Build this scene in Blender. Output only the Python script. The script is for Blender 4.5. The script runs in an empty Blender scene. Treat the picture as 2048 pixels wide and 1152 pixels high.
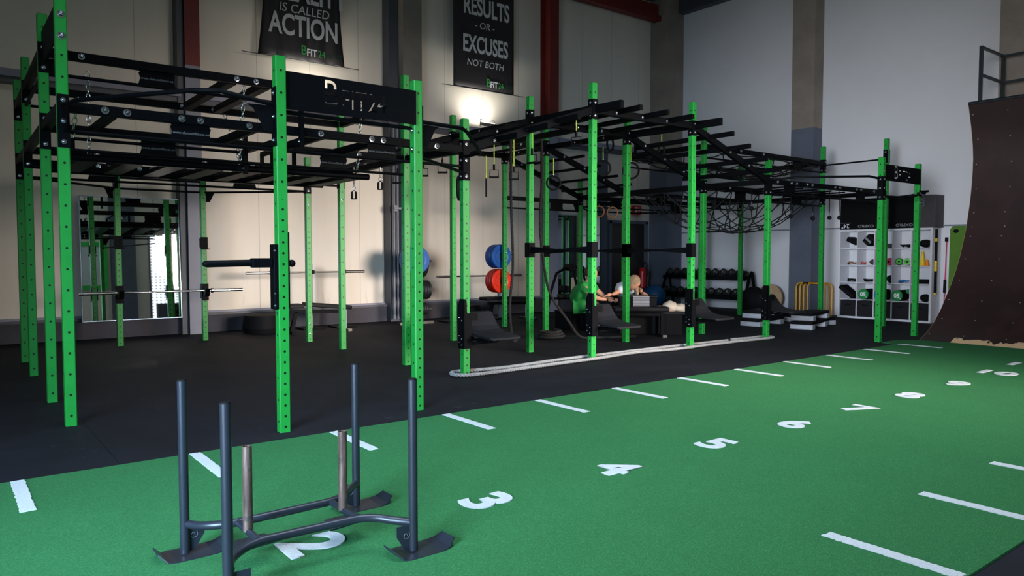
import bpy, bmesh, math, random
from mathutils import Vector, Matrix
random.seed(7)
SC = bpy.context.scene
COL = SC.collection
PI = math.pi
sin, cos = math.sin, math.cos

# ------------------------------------------------------------ camera, light, exposure
cam = bpy.data.cameras.new('camera'); camo = bpy.data.objects.new('camera', cam); COL.objects.link(camo)
camo.location = (0, 0, 1.356)
YAW = math.atan2(1926, 1489); PITCH = math.atan(68/1489)
camo.rotation_euler = (PI/2-PITCH, 0, YAW-PI/2)
cam.sensor_width = 36; cam.lens = 1489/2048*36; cam.clip_start = .05; cam.clip_end = 200
SC.camera = camo
SC.view_settings.view_transform = 'Standard'; SC.view_settings.look = 'None'
SC.view_settings.gamma = 1; SC.view_settings.use_curve_mapping = False
SC.view_settings.exposure = 0.0
wd = bpy.data.worlds.new('world'); SC.world = wd; wd.use_nodes = True
wd.node_tree.nodes['Background'].inputs[0].default_value = (.55, .68, .9, 1)
wd.node_tree.nodes['Background'].inputs[1].default_value = .3

def area(name, loc, target, sx, sy, power, col, spread=180):
    l = bpy.data.lights.new(name, 'AREA'); l.shape = 'RECTANGLE'; l.size = sx; l.size_y = sy
    l.energy = power; l.color = col; l.spread = math.radians(spread)
    o = bpy.data.objects.new(name, l); COL.objects.link(o); o.location = loc
    d = Vector(target)-Vector(loc); o.rotation_euler = d.to_track_quat('-Z', 'Y').to_euler()
    return o
# daylight through the loading door on the near left side and through the big window behind the camera
area('daylight_door', (-3.7, 1.2, 2.0), (.6, 4.4, 0), 3.6, 2.6, 430, (.48, .74, 1.0), 74)
area('daylight_door_far', (-3.75, .6, 2.1), (15.7, 8.6, 2.2), 4.0, 2.6, 105, (.97, .94, 1.0), 34)
area('daylight_window', (8.4, -3.3, 2.3), (6.2, 12.4, 0), 3.8, 2.6, 180, (1.0, .87, .78), 37)
area('hall_lighting', (3.9, 2.9, 7.7), (3.9, 2.9, 0), 8, 3.0, 190, (.78, .90, 1.0), 84)
def spot(name, loc, target, power, col, ang, blend=.8, size=.06):
    l = bpy.data.lights.new(name, 'SPOT'); l.energy = power; l.color = col; l.spot_size = math.radians(ang)
    l.spot_blend = blend; l.shadow_soft_size = size
    o = bpy.data.objects.new(name, l); COL.objects.link(o); o.location = loc
    d = Vector(target)-Vector(loc); o.rotation_euler = d.to_track_quat('-Z', 'Y').to_euler()
    return o
spot('wall_floodlight_beam', (9.5, 13.12, 4.22), (9.5, 13.5, 4.9), 75, (1, .97, .88), 150)
spot('wall_floodlight_beam', (5.65, 13.12, 4.22), (5.65, 13.5, 4.9), 45, (1, .97, .88), 150)

# ------------------------------------------------------------ materials
def s2l(c):
    return tuple(((x/255)/12.92 if x <= 10 else ((x/255+.055)/1.055)**2.4) for x in c)+(1,)
class NT:
    def __init__(s, name):
        s.m = bpy.data.materials.new(name); s.m.use_nodes = True; s.t = s.m.node_tree
        s.b = s.t.nodes['Principled BSDF']
    def n(s, typ, **kw):
        x = s.t.nodes.new(typ)
        for k, v in kw.items(): setattr(x, k, v)
        return x
    def l(s, a, b): s.t.links.new(a, b)
    def math(s, op, a, b=None, c=None):
        x = s.n('ShaderNodeMath', operation=op)
        for i, v in enumerate((a, b, c)):
            if v is None: continue
            if isinstance(v, (int, float)): x.inputs[i].default_value = v
            else: s.l(v, x.inputs[i])
        return x.outputs[0]
    def mix(s, f, a, b):
        x = s.n('ShaderNodeMix', data_type='RGBA')
        if isinstance(f, (int, float)): x.inputs[0].default_value = f
        else: s.l(f, x.inputs[0])
        for i, v in ((6, a), (7, b)):
            if isinstance(v, tuple): x.inputs[i].default_value = v
            else: s.l(v, x.inputs[i])
        return x.outputs[2]
    def noise(s, scale, detail=3, vec=None, rough=.6):
        x = s.n('ShaderNodeTexNoise'); x.inputs['Scale'].default_value = scale
        x.inputs['Detail'].default_value = detail; x.inputs['Roughness'].default_value = rough
        if vec is None:
            tc = s.n('ShaderNodeTexCoord'); vec = tc.outputs['Object']
        s.l(vec, x.inputs['Vector']); return x.outputs['Fac']
    def ramp(s, f, stops):
        x = s.n('ShaderNodeValToRGB'); cr = x.color_ramp
        while len(cr.elements) < len(stops): cr.elements.new(.5)
        for e, (p, c) in zip(cr.elements, stops): e.position = p; e.color = c
        s.l(f, x.inputs[0]); return x.outputs[0]
    def bump(s, h, strength=.3, dist=.01):
        x = s.n('ShaderNodeBump'); x.inputs['Strength'].default_value = strength; x.inputs['Distance'].default_value = dist
        s.l(h, x.inputs['Height']); s.l(x.outputs[0], s.b.inputs['Normal'])
    def xyz(s):
        tc = s.n('ShaderNodeTexCoord'); sp = s.n('ShaderNodeSeparateXYZ'); s.l(tc.outputs['Object'], sp.inputs[0])
        return sp.outputs[0], sp.outputs[1], sp.outputs[2]

def plain(name, rgb, rough=.5, metal=0, var=.12, scale=12, bump=0, spec=.5, bscale=None):
    k = NT(name); c = s2l(rgb)
    lo = tuple(v*(1-var) for v in c[:3])+(1,); hi = tuple(min(1, v*(1+var)) for v in c[:3])+(1,)
    n = k.noise(scale, 4)
    k.l(k.ramp(n, [(.3, lo), (.7, hi)]), k.b.inputs['Base Color'])
    k.b.inputs['Roughness'].default_value = rough; k.b.inputs['Metallic'].default_value = metal
    k.b.inputs['Specular IOR Level'].default_value = spec
    if bump: k.bump(k.noise(bscale or scale*6, 5), bump, .005)
    return k.m

def post_mat(name, dense):
    k = NT(name); x, y, z = k.xyz()
    ax = k.math('ABSOLUTE', x); ay = k.math('ABSOLUTE', y)
    isx = k.math('GREATER_THAN', ax, ay)          # on an X-facing side
    lat = k.math('MINIMUM', ax, ay)
    def cell(sp):
        return k.math('ABSOLUTE', k.math('SUBTRACT', k.math('FRACT', k.math('DIVIDE', z, sp)), .5))
    def hole(sp):
        dz = k.math('MULTIPLY', cell(sp), sp)
        d = k.math('SQRT', k.math('ADD', k.math('MULTIPLY', lat, lat), k.math('MULTIPLY', dz, dz)))
        return k.math('LESS_THAN', d, .0098)
    h1 = hole(.165)
    if dense:
        h2 = hole(.0825)
        low = k.math('LESS_THAN', z, 1.77)
        use = k.math('MULTIPLY', low, k.math('SUBTRACT', 1, isx))
        h = k.math('MAXIMUM', k.math('MULTIPLY', h2, use), k.math('MULTIPLY', h1, k.math('SUBTRACT', 1, use)))
    else: h = h1
    inside = k.math('LESS_THAN', z, 99)
    n = k.noise(5, 4)
    base = k.ramp(n, [(.3, s2l((24, 138, 50))), (.7, s2l((31, 150, 57)))])
    k.l(k.mix(h, base, (.003, .004, .003, 1)), k.b.inputs['Base Color'])
    k.b.inputs['Roughness'].default_value = .42; k.b.inputs['Specular IOR Level'].default_value = .45
    k.bump(k.noise(220, 2), .06, .002)
    return k.m

def beam_mat(name, rgb=(8, 9, 12)):
    k = NT(name); x, y, z = k.xyz()
    dx = k.math('MULTIPLY', k.math('ABSOLUTE', k.math('SUBTRACT', k.math('FRACT', k.math('DIVIDE', x, .0825)), .5)), .0825)
    d = k.math('SQRT', k.math('ADD', k.math('MULTIPLY', dx, dx), k.math('MULTIPLY', z, z)))
    side = k.math('GREATER_THAN', k.math('ABSOLUTE', y), .032)
    h = k.math('MULTIPLY', k.math('LESS_THAN', d, .010), side)
    n = k.noise(8, 3)
    base = k.ramp(n, [(.3, s2l(rgb)), (.7, s2l(tuple(int(v*1.25) for v in rgb)))])
    k.l(k.mix(h, base, (.0006, .0006, .0006, 1)), k.b.inputs['Base Color'])
    k.b.inputs['Roughness'].default_value = .5; k.b.inputs['Specular IOR Level'].default_value = .08
    k.bump(k.noise(300, 2), .08, .002)
    return k.m

def wall_panel_mat(name, rgb):
    k = NT(name); tc = k.n('ShaderNodeTexCoord'); sp = k.n('ShaderNodeSeparateXYZ'); k.l(tc.outputs['Object'], sp.inputs[0])
    x, z = sp.outputs[0], sp.outputs[2]
    f = k.math('FRACT', k.math('DIVIDE', k.math('ADD', x, 100.34), 1.0))
    seam = k.math('LESS_THAN', f, .012)
    rib = k.math('SINE', k.math('MULTIPLY', x, 2*PI/.0833))
    h = k.math('ADD', k.math('MULTIPLY', k.math('POWER', k.math('ABSOLUTE', rib), 6), .5), k.math('MULTIPLY', seam, -1.5))
    mp = k.n('ShaderNodeMapping'); k.l(tc.outputs['Object'], mp.inputs[0]); mp.inputs['Scale'].default_value = (3, 1, .35)
    n = k.noise(1.2, 4, mp.outputs[0])
    c = s2l(rgb); base = k.ramp(n, [(.25, tuple(v*.93 for v in c[:3])+(1,)), (.75, c)])
    # scuffed grey dirt low on the panels
    dn = k.noise(2.2, 5, mp.outputs[0])
    low = k.math('MULTIPLY', k.math('GREATER_THAN', dn, .6), k.math('MAXIMUM', 0, k.math('SUBTRACT', .5, k.math('MULTIPLY', k.math('SUBTRACT', z, .3), .45))))
    base = k.mix(k.math('MULTIPLY', low, .35), base, s2l((120, 118, 112)))
    base = k.mix(k.math('MULTIPLY', seam, .4), base, s2l((70, 66, 62)))
    k.l(base, k.b.inputs['Base Color']); k.b.inputs['Roughness'].default_value = .5
    k.b.inputs['Specular IOR Level'].default_value = .3
    k.bump(h, .18, .003)
    return k.m

def floor_mat():
    k = NT('rubber_floor'); x, y, z = k.xyz()
    fx = k.math('FRACT', k.math('ADD', x, 100.1)); row = k.math('FLOOR', x)
    fy = k.math('FRACT', k.math('ADD', k.math('ADD', y, 100.25), k.math('MULTIPLY', k.math('FLOOR', k.math('ADD', x, 100.1)), .5)))
    s = k.math('MAXIMUM', k.math('LESS_THAN', fx, .006), k.math('LESS_THAN', fy, .006))
    n = k.noise(1.3, 5); fine = k.noise(90, 4, rough=.8)
    c = k.ramp(n, [(.3, s2l((19, 19, 25))), (.7, s2l((29, 29, 38)))])
    c = k.mix(k.math('MULTIPLY', k.math('GREATER_THAN', fine, .71), .35), c, s2l((120, 120, 126)))
    sc = k.noise(7, 6, rough=.75)
    c = k.mix(k.math('MULTIPLY', k.math('GREATER_THAN', sc, .64), .22), c, s2l((92, 92, 104)))
    c = k.mix(k.math('MULTIPLY', s, .85), c, s2l((5, 5, 6)))
    k.l(c, k.b.inputs['Base Color'])
    k.b.inputs['Specular IOR Level'].default_value = .16
    k.l(k.math('ADD', .62, k.math('MULTIPLY', n, .2)), k.b.inputs['Roughness'])
    k.bump(k.math('SUBTRACT', k.math('MULTIPLY', fine, .4), s), .25, .004)
    return k.m
def turf_mat(name, lo, hi, sc=260):
    k = NT(name); n = k.noise(sc, 4, rough=.85); big = k.noise(1.6, 4)
    tc = k.n('ShaderNodeTexCoord'); mp = k.n('ShaderNodeMapping'); k.l(tc.outputs['Object'], mp.inputs[0]); mp.inputs['Scale'].default_value = (1, 3, 1)
    v = k.n('ShaderNodeTexVoronoi'); v.inputs['Scale'].default_value = 95; k.l(mp.outputs[0], v.inputs['Vector'])
    f = k.math('ADD', k.math('MULTIPLY', n, .7), k.math('MULTIPLY', v.outputs['Distance'], .45))
    c = k.ramp(f, [(.3, s2l(lo)), (.75, s2l(hi))])
    c = k.mix(k.math('MULTIPLY', big, .25), c, s2l(tuple(int(q*.8) for q in lo)))
    k.l(c, k.b.inputs['Base Color']); k.b.inputs['Roughness'].default_value = .95
    k.b.inputs['Specular IOR Level'].default_value = .15
    k.bump(f, .9, .012)
    return k.m
def concrete_mat(name, a, b):
    k = NT(name); n = k.noise(1.7, 7); m = k.noise(14, 5)
    c = k.ramp(n, [(.3, s2l(a)), (.7, s2l(b))])
    k.l(k.mix(k.math('MULTIPLY', m, .25), c, s2l(tuple(int(v*.6) for v in a))), k.b.inputs['Base Color'])
    k.b.inputs['Roughness'].default_value = .85; k.bump(m, .3, .006); return k.m
def emis(name, rgb, st):
    k = NT(name); e = k.n('ShaderNodeEmission'); x, y, z = k.xyz()
    fx = k.math('ABSOLUTE', k.math('SUBTRACT', k.math('FRACT', k.math('MULTIPLY', x, 7)), .5))
    fz = k.math('ABSOLUTE', k.math('SUBTRACT', k.math('FRACT', k.math('MULTIPLY', z, 9)), .5))
    dot = k.math('LESS_THAN', k.math('ADD', k.math('MULTIPLY', fx, fx), k.math('MULTIPLY', fz, fz)), .05)
    k.l(k.mix(dot, s2l(rgb), s2l(tuple(int(v*.55) for v in rgb))), e.inputs[0]); e.inputs[1].default_value = st
    k.l(e.outputs[0], k.t.nodes['Material Output'].inputs[0]); return k.m
def rope_mat(name, a, b, sc):
    k = NT(name); tc = k.n('ShaderNodeTexCoord')
    w = k.n('ShaderNodeTexWave'); w.bands_direction = 'DIAGONAL'; w.inputs['Scale'].default_value = sc; w.inputs['Distortion'].default_value = 1.0
    k.l(tc.outputs['Object'], w.inputs['Vector'])
    k.l(k.ramp(w.outputs['Fac'], [(.2, s2l(a)), (.7, s2l(b))]), k.b.inputs['Base Color'])
    k.b.inputs['Roughness'].default_value = .9; k.bump(w.outputs['Fac'], .7, .01); return k.m
def ply_mat():
    k = NT('phenolic_plywood'); x, y, z = k.xyz()
    n = k.noise(3, 6); n2 = k.noise(.9, 3)
    c = k.ramp(n, [(.3, s2l((38, 20, 19))), (.7, s2l((50, 29, 28)))])
    c = k.mix(k.math('MULTIPLY', k.math('GREATER_THAN', n2, .58), .4), c, s2l((26, 15, 15)))
    wn = k.noise(2.6, 5)
    worn = k.math('LESS_THAN', k.math('ADD', z, 0), k.math('SUBTRACT', k.math('MULTIPLY', wn, .22), .055))
    worn = k.math('MULTIPLY', worn, k.math('LESS_THAN', y, -.45))
    c = k.mix(worn, c, s2l((205, 170, 130)))
    k.l(c, k.b.inputs['Base Color']); k.b.inputs['Roughness'].default_value = .5; k.bump(k.noise(120, 3), .1, .003); return k.m
def rust_mat():
    k = NT('worn_steel_pin'); n = k.noise(18, 6)
    tc = k.n('ShaderNodeTexCoord'); mp = k.n('ShaderNodeMapping'); k.l(tc.outputs['Object'], mp.inputs[0]); mp.inputs['Scale'].default_value = (30, 30, 3)
    m = k.noise(2, 5, mp.outputs[0])
    c = k.ramp(m, [(.3, s2l((66, 50, 46))), (.55, s2l((100, 80, 73))), (.75, s2l((138, 120, 112)))])
    c = k.mix(k.math('MULTIPLY', k.math('GREATER_THAN', n, .6), .6), c, s2l((52, 50, 56)))
    k.l(c, k.b.inputs['Base Color']); k.b.inputs['Roughness'].default_value = .45; k.b.inputs['Metallic'].default_value = .35; return k.m
def stripe_mat(name, a, b, sc):
    k = NT(name); x, y, z = k.xyz()
    f = k.math('GREATER_THAN', k.math('FRACT', k.math('MULTIPLY', z, sc)), .5)
    n = k.noise(60, 2)
    k.l(k.mix(f, s2l(a), s2l(b)), k.b.inputs['Base Color']); k.b.inputs['Roughness'].default_value = .95; k.bump(n, .2, .003); return k.m

M = dict(
 post=post_mat('green_powder_coat_dense_holes', True), post2=post_mat('green_powder_coat_wide_holes', False),
 beam=beam_mat('black_beam_with_holes'), black=plain('black_powder_coat', (8, 9, 12), .5, bump=.06, bscale=250, spec=.07),
 blackr=plain('black_rubber', (13, 13, 15), .7, spec=.15, bump=.1), bolt=plain('zinc_bolt', (190, 196, 205), .25, 1, .06),
 steel=plain('brushed_steel', (150, 146, 142), .3, 1, .1), chrome=plain('bright_steel', (215, 215, 215), .18, 1, .04),
 wall=wall_panel_mat('cream_panel_wall', (226, 216, 202)), endwall=plain('white_painted_block', (208, 209, 212), .8, 0, .03, .8, bump=.1, bscale=30),
 floor=floor_mat(), turf=turf_mat('green_turf', (36, 92, 54), (70, 146, 88)), white_turf=turf_mat('white_turf', (205, 212, 218), (250, 252, 255)),
 plinth=concrete_mat('grey_painted_plinth', (58, 56, 62), (74, 72, 80)), greysteel=plain('grey_painted_steel', (128, 128, 142), .5, 0, .08, 2),
 darksteel=plain('dark_grey_steel', (70, 72, 80), .5, 0, .1, 2), girt=plain('grey_girt_steel', (122, 122, 138), .5, 0, .08, 2), red=plain('red_oxide_steel', (112, 34, 28), .6, 0, .12, 3),
 conc=concrete_mat('brown_grey_concrete', (128, 118, 108), (150, 140, 128)), bluegrey=concrete_mat('blue_grey_paint', (88, 94, 108), (98, 104, 118)),
 ceil=plain('dark_ceiling', (96, 96, 98), .8, 0, .05, 1), door=plain('dark_brown_door', (44, 36, 34), .4, 0, .1, 3),
 mirror=plain('mirror_glass', (235, 240, 240), .015, 1, .01), mirror_edge=plain('mirror_edge', (130, 150, 170), .3, .6),
 banner=plain('black_banner_fabric', (34, 30, 33), .62, 0, .1, 3), btxt=plain('pale_grey_print', (196, 198, 200), .7, 0, .03), gtxt=plain('green_print', (48, 150, 70), .7, 0, .05),
 gtxt2=plain('dark_green_print', (24, 62, 36), .7, 0, .05), wtxt=plain('white_print', (225, 226, 230), .6, 0, .03), dimtxt=plain('faint_grey_print', (120, 122, 128), .6, 0, .05),
 lamp=plain('lamp_body', (110, 104, 98), .4, .3), lampglass=emis('lit_lamp_glass', (255, 250, 235), 6),
 window=emis('daylight_window_glass', (232, 242, 255), 1.5),
 sled=plain('dark_blue_grey_sled', (36, 40, 50), .36, .2, .1, 8), pin=rust_mat(),
 rope=rope_mat('white_battle_rope', (138, 138, 140), (176, 176, 174), 60), brope=rope_mat('black_climbing_rope', (16, 15, 15), (30, 29, 29), 50),
 net=plain('black_net_rope', (24, 22, 22), .85), lime=plain('lime_webbing', (170, 200, 60), .7), wood=plain('ring_wood', (176, 110, 66), .5, 0, .15, 20),
 blue=plain('blue_rubber_plate', (8, 76, 150), .4), redp=plain('red_rubber_plate', (214, 40, 14), .35), blackp=plain('black_rubber_plate', (22, 22, 24), .5),
 vinyl=plain('black_vinyl', (15, 15, 17), .5, spec=.18, bump=.08), boardtop=plain('dark_grey_textured_board', (24, 24, 29), .6, 0, .1, 30, bump=.3, bscale=160, spec=.2),
 ply=ply_mat(), plyedge=plain('birch_ply_edge', (196, 158, 112), .6, 0, .15, 30), screw=plain('screw_head', (220, 220, 220), .3, .7),
 rail=plain('dark_teal_rail', (36, 44, 48), .4, .1), white=plain('white_laminate', (214, 215, 220), .5, 0, .02), boxblk=plain('black_foam_box', (10, 10, 12), .7, spec=.12, bump=.05),
 boxgrey=plain('dark_grey_box_side', (66, 62, 66), .7), bin=plain('black_fabric_bin', (16, 17, 21), .9, bump=.1),
 yellow=plain('yellow_paint', (236, 168, 12), .4), yellowc=plain('yellow_cone_plastic', (236, 196, 20), .45), orange=plain('orange_cone_plastic', (236, 136, 30), .45),
 pink=plain('pink_foam', (220, 40, 92), .6), gmat=plain('green_mat', (72, 116, 22), .7, 0, .06, 4), gbag=plain('green_bag_vinyl', (20, 132, 62), .45), bbag=plain('blue_bag_vinyl', (52, 104, 168), .45),
 gwheel=plain('bright_green_plastic', (60, 170, 40), .4), fire=plain('red_extinguisher', (190, 24, 24), .3), sign_red=plain('red_sign', (200, 34, 30), .5),
 beige=plain('beige_towel', (196, 180, 160), .95, 0, .12, 14, bump=.4, bscale=60), towel=stripe_mat('striped_towel', (150, 150, 156), (92, 94, 102), 40),
 skin=plain('skin', (196, 138, 108), .55, 0, .06, 8), gshirt=plain('green_shirt', (26, 128, 52), .85), wshirt=plain('white_shirt', (214, 208, 214), .85), hair=plain('blond_grey_hair', (150, 126, 100), .8, 0, .3, 30), brownhair=plain('dark_hair', (52, 38, 30), .8, 0, .3, 30),
 pants=plain('black_leggings', (24, 24, 28), .7), shoe=plain('dark_trainer', (52, 36, 44), .6), gpale=plain('pale_grey_plastic', (176, 178, 184), .5),
 bottle=plain('clear_blue_bottle', (150, 170, 196), .2), ball=plain('blue_ball_vinyl', (20, 84, 132), .4), gframe=plain('green_frame', (40, 190, 70), .5), woodbrown=plain('tan_wood', (168, 140, 108), .6, 0, .15, 10),
 pipe=plain('grey_pipe', (120, 124, 134), .5), cable=plain('dark_cable', (60, 58, 58), .7), lilac=plain('worn_yellow_green', (190, 200, 30), .5), band=plain('brown_band', (150, 104, 70), .7), rubberblue=plain('light_blue_band', (60, 130, 190), .6),
)

# ------------------------------------------------------------ mesh builder
WO = {}
def V(*a): return Vector(a)
class MB:
    def __init__(s): s.v = []; s.f = []; s.sm = []
    def add(s, vs, fs, smooth=False):
        b = len(s.v); s.v += [Vector(p) for p in vs]; s.f += [tuple(b+i for i in f) for f in fs]; s.sm += [smooth]*len(fs); return s
    def box(s, c, d, R=None):
        c = Vector(c); hx, hy, hz = d[0]/2, d[1]/2, d[2]/2
        vs = [Vector((x, y, z)) for x in (-hx, hx) for y in (-hy, hy) for z in (-hz, hz)]
        if R is not None: vs = [R @ v for v in vs]
        return s.add([c+v for v in vs], [(0, 1, 3, 2), (4, 6, 7, 5), (0, 4, 5, 1), (2, 3, 7, 6), (0, 2, 6, 4), (1, 5, 7, 3)])
    def bb(s, x0, x1, y0, y1, z0, z1): return s.box(((x0+x1)/2, (y0+y1)/2, (z0+z1)/2), (abs(x1-x0), abs(y1-y0), abs(z1-z0)))
    def frame(s, d):
        d = d.normalized(); u = V(0, 0, 1) if abs(d.z) < .9 else V(1, 0, 0)
        a = d.cross(u).normalized(); b = d.cross(a).normalized(); return a, b
    def cyl(s, p0, p1, r, n=16, r2=None, caps=True):
        p0, p1 = Vector(p0), Vector(p1); r2 = r if r2 is None else r2; a, b = s.frame(p1-p0)
        R0 = [p0+(a*cos(2*PI*i/n)+b*sin(2*PI*i/n))*r for i in range(n)]
        R1 = [p1+(a*cos(2*PI*i/n)+b*sin(2*PI*i/n))*r2 for i in range(n)]
        s.add(R0+R1, [(i, (i+1) % n, n+(i+1) % n, n+i) for i in range(n)], True)
        if caps:
            if r > 1e-6: s.add(R0, [tuple(range(n))[::-1]])
            if r2 > 1e-6: s.add(R1, [tuple(range(n))])
        return s
    def tube(s, pts, r, n=8, closed=False):
        P = [Vector(p) for p in pts]; m = len(P); rr = r if isinstance(r, (list, tuple)) else [r]*m
        rings = []; a = None
        for i in range(m):
            if closed: d = P[(i+1) % m]-P[i-1]
            else: d = P[min(i+1, m-1)]-P[max(i-1, 0)]
            d = d.normalized()
            if a is None: a, b = s.frame(d)
            else:
                a = (a-d*a.dot(d)).normalized(); b = d.cross(a).normalized()
            b = d.cross(a).normalized()
            rings.append([P[i]+(a*cos(2*PI*k/n)+b*sin(2*PI*k/n))*rr[i] for k in range(n)])
        vs = [p for R in rings for p in R]; fs = []
        for i in range(m if closed else m-1):
            j = (i+1) % m
            fs += [(i*n+k, i*n+(k+1) % n, j*n+(k+1) % n, j*n+k) for k in range(n)]
        s.add(vs, fs, True)
        if not closed:
            s.add(rings[0], [tuple(range(n))[::-1]]); s.add(rings[-1], [tuple(range(n))])
        return s
    def ring(s, c, r, t, nrm=(0, 1, 0), n=28, m=8):
        a, b = s.frame(Vector(nrm)); return s.tube([Vector(c)+(a*cos(2*PI*i/n)+b*sin(2*PI*i/n))*r for i in range(n)], t, m, True)
    def sph(s, c, r, n=14, m=9, sc=(1, 1, 1)):
        c = Vector(c); vs = [c+V(0, 0, r*sc[2])]
        for j in range(1, m):
            t = PI*j/m
            vs += [c+V(r*sin(t)*cos(2*PI*i/n)*sc[0], r*sin(t)*sin(2*PI*i/n)*sc[1], r*cos(t)*sc[2]) for i in range(n)]
        vs.append(c-V(0, 0, r*sc[2])); e = len(vs)-1
        fs = [(0, 1+i, 1+(i+1) % n) for i in range(n)]
        for j in range(m-2):
            fs += [(1+j*n+i, 1+(j+1)*n+i, 1+(j+1)*n+(i+1) % n, 1+j*n+(i+1) % n) for i in range(n)]
        fs += [(e, 1+(m-2)*n+(i+1) % n, 1+(m-2)*n+i) for i in range(n)]
        return s.add(vs, fs, True)
    def lathe(s, prof, p0, axis, n=32):
        p0 = Vector(p0); ax = Vector(axis).normalized(); a, b = s.frame(ax); vs = []
        for r, h in prof: vs += [p0+ax*h+(a*cos(2*PI*i/n)+b*sin(2*PI*i/n))*r for i in range(n)]
        m = len(prof)
        for j in range(m-1):
            q = vs[j*n:(j+2)*n]; s.add(q, [(i, (i+1) % n, n+(i+1) % n, n+i) for i in range(n)], True)
        return s
    def prism(s, pts, off):
        n = len(pts); A = [Vector(p) for p in pts]; o = Vector(off); B = [p+o for p in A]
        s.add(A, [tuple(range(n))[::-1]]); s.add(B, [tuple(range(n))])
        s.add(A+B, [(i, (i+1) % n, n+(i+1) % n, n+i) for i in range(n)]); return s
    def build(s, name, mat, parent=None, org=None, bevel=0, subd=0):
        wp = WO[parent.name] if parent is not None else Vector((0, 0, 0))
        if org is None:
            if parent is not None: org = wp
            else:
                xs = [p.x for p in s.v]; ys = [p.y for p in s.v]; zs = [p.z for p in s.v]
                org = V((min(xs)+max(xs))/2, (min(ys)+max(ys))/2, min(zs))
        org = Vector(org)
        me = bpy.data.meshes.new(name); me.from_pydata([tuple(p-org) for p in s.v], [], s.f)
        me.polygons.foreach_set('use_smooth', s.sm)
        bm = bmesh.new(); bm.from_mesh(me); bmesh.ops.recalc_face_normals(bm, faces=bm.faces); bm.to_mesh(me); bm.free()
        me.materials.append(M[mat] if isinstance(mat, str) else mat)
        o = bpy.data.objects.new(name, me); COL.objects.link(o); o.location = org-wp
        if parent is not None: o.parent = parent
        WO[o.name] = org
        if bevel:
            q = o.modifiers.new('bevel', 'BEVEL'); q.width = bevel; q.segments = 2; q.limit_method = 'ANGLE'; q.angle_limit = .6
        if subd:
            q = o.modifiers.new('subsurf', 'SUBSURF'); q.levels = subd; q.render_levels = subd
        return o
def tag(o, label=None, cat=None, group=None, kind=None):
    if label: o['label'] = label
    if cat: o['category'] = cat
    if group: o['group'] = group
    if kind: o['kind'] = kind
    return o
def root(name, label, cat, loc, group=None):
    o = bpy.data.objects.new(name, None); COL.objects.link(o); o.location = loc; o.empty_display_size = .1
    WO[o.name] = Vector(loc); return tag(o, label, cat, group)
def copy_tree(o, loc, rz=0, label=None, group=None):
    r = o.copy(); COL.objects.link(r); r.location = loc; r.rotation_euler = (0, 0, rz)
    if label: r['label'] = label
    if group: r['group'] = group
    for ch in list(o.children):
        c = ch.copy(); COL.objects.link(c); c.parent = r
        for g in list(ch.children):
            d = g.copy(); COL.objects.link(d); d.parent = c
    return r
def struct(o): o['kind'] = 'structure'; return o
def text_mesh(t, size, off=0.0, ext=.002, sx=1.0, res=3, align='CENTER', shear=0):
    cu = bpy.data.curves.new('t', 'FONT'); cu.body = t; cu.size = size; cu.offset = off; cu.extrude = ext; cu.resolution_u = res
    cu.align_x = align; cu.align_y = 'CENTER'; cu.shear = shear
    ob = bpy.data.objects.new('t', cu); COL.objects.link(ob)
    dg = bpy.context.evaluated_depsgraph_get(); me = bpy.data.meshes.new_from_object(ob.evaluated_get(dg))
    bpy.data.objects.remove(ob); bpy.data.curves.remove(cu)
    for v in me.vertices: v.co.x *= sx
    return me
def text(name, t, size, mat, parent, c, xd, yd, **kw):
    me = text_mesh(t, size, **kw); c = Vector(c); xd = Vector(xd).normalized(); yd = Vector(yd).normalized(); nd = xd.cross(yd)
    wp = WO[parent.name] if parent is not None else V(0, 0, 0)
    for v in me.vertices: v.co = xd*v.co.x+yd*v.co.y+nd*v.co.z
    me.materials.clear(); me.materials.append(M[mat])
    o = bpy.data.objects.new(name, me); COL.objects.link(o); o.location = c-wp
    if parent is not None: o.parent = parent
    WO[o.name] = c; return o
def oriented(name, mb, mat, parent, p0, p1, up=(0, 0, 1)):
    """mesh built along local x (centre at origin) placed from p0 to p1"""
    p0, p1 = Vector(p0), Vector(p1); x = (p1-p0).normalized(); y = Vector(up).cross(x).normalized(); z = x.cross(y)
    mid = (p0+p1)/2; o = mb.build(name, mat, parent, org=(0, 0, 0)); wp = WO[parent.name] if parent is not None else V(0, 0, 0)
    o.location = mid-wp; o.rotation_euler = Matrix((x, y, z)).transposed().to_euler(); WO[o.name] = mid
    return o
def rsec(w, h, r=.008):
    a, b = w/2, h/2; return [(-a+r, -b), (a-r, -b), (a, -b+r), (a, b-r), (a-r, b), (-a+r, b), (-a, b-r), (-a, -b+r)]

# ------------------------------------------------------------ room
struct(MB().bb(-4, 15.9, -3.6, 13.9, -.2, 0).build('floor', 'floor', org=(0, 0, 0)))
struct(MB().bb(-4, 15.9, 13.56, 13.8, -.1, 8.0).build('wall_left', 'wall', org=(0, 0, 0)))
struct(MB().bb(15.72, 15.95, -3.6, 13.8, -.1, 8.0).build('wall_end', 'endwall', org=(0, 0, 0)))
struct(MB().bb(-4.2, -4, -3.6, 13.8, -.1, 8.0).build('wall_near', 'wall', org=(0, 0, 0)))
struct(MB().bb(-4, 15.9, -3.8, -3.6, -.1, 8.0).build('wall_back', 'wall', org=(0, 0, 0)))
w3 = struct(MB().bb(.2, 10.2, 1.6, 4.8, 7.94, 7.97).build('added_ceiling_glow', 'window', org=(6.5, 3.2, 7.94)))  # unseen glowing strip, added to give the overhead area light a source
struct(MB().bb(-4, 15.9, -3.8, 13.8, 8.0, 8.15).build('ceiling', 'ceil', org=(0, 0, 0)))
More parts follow.
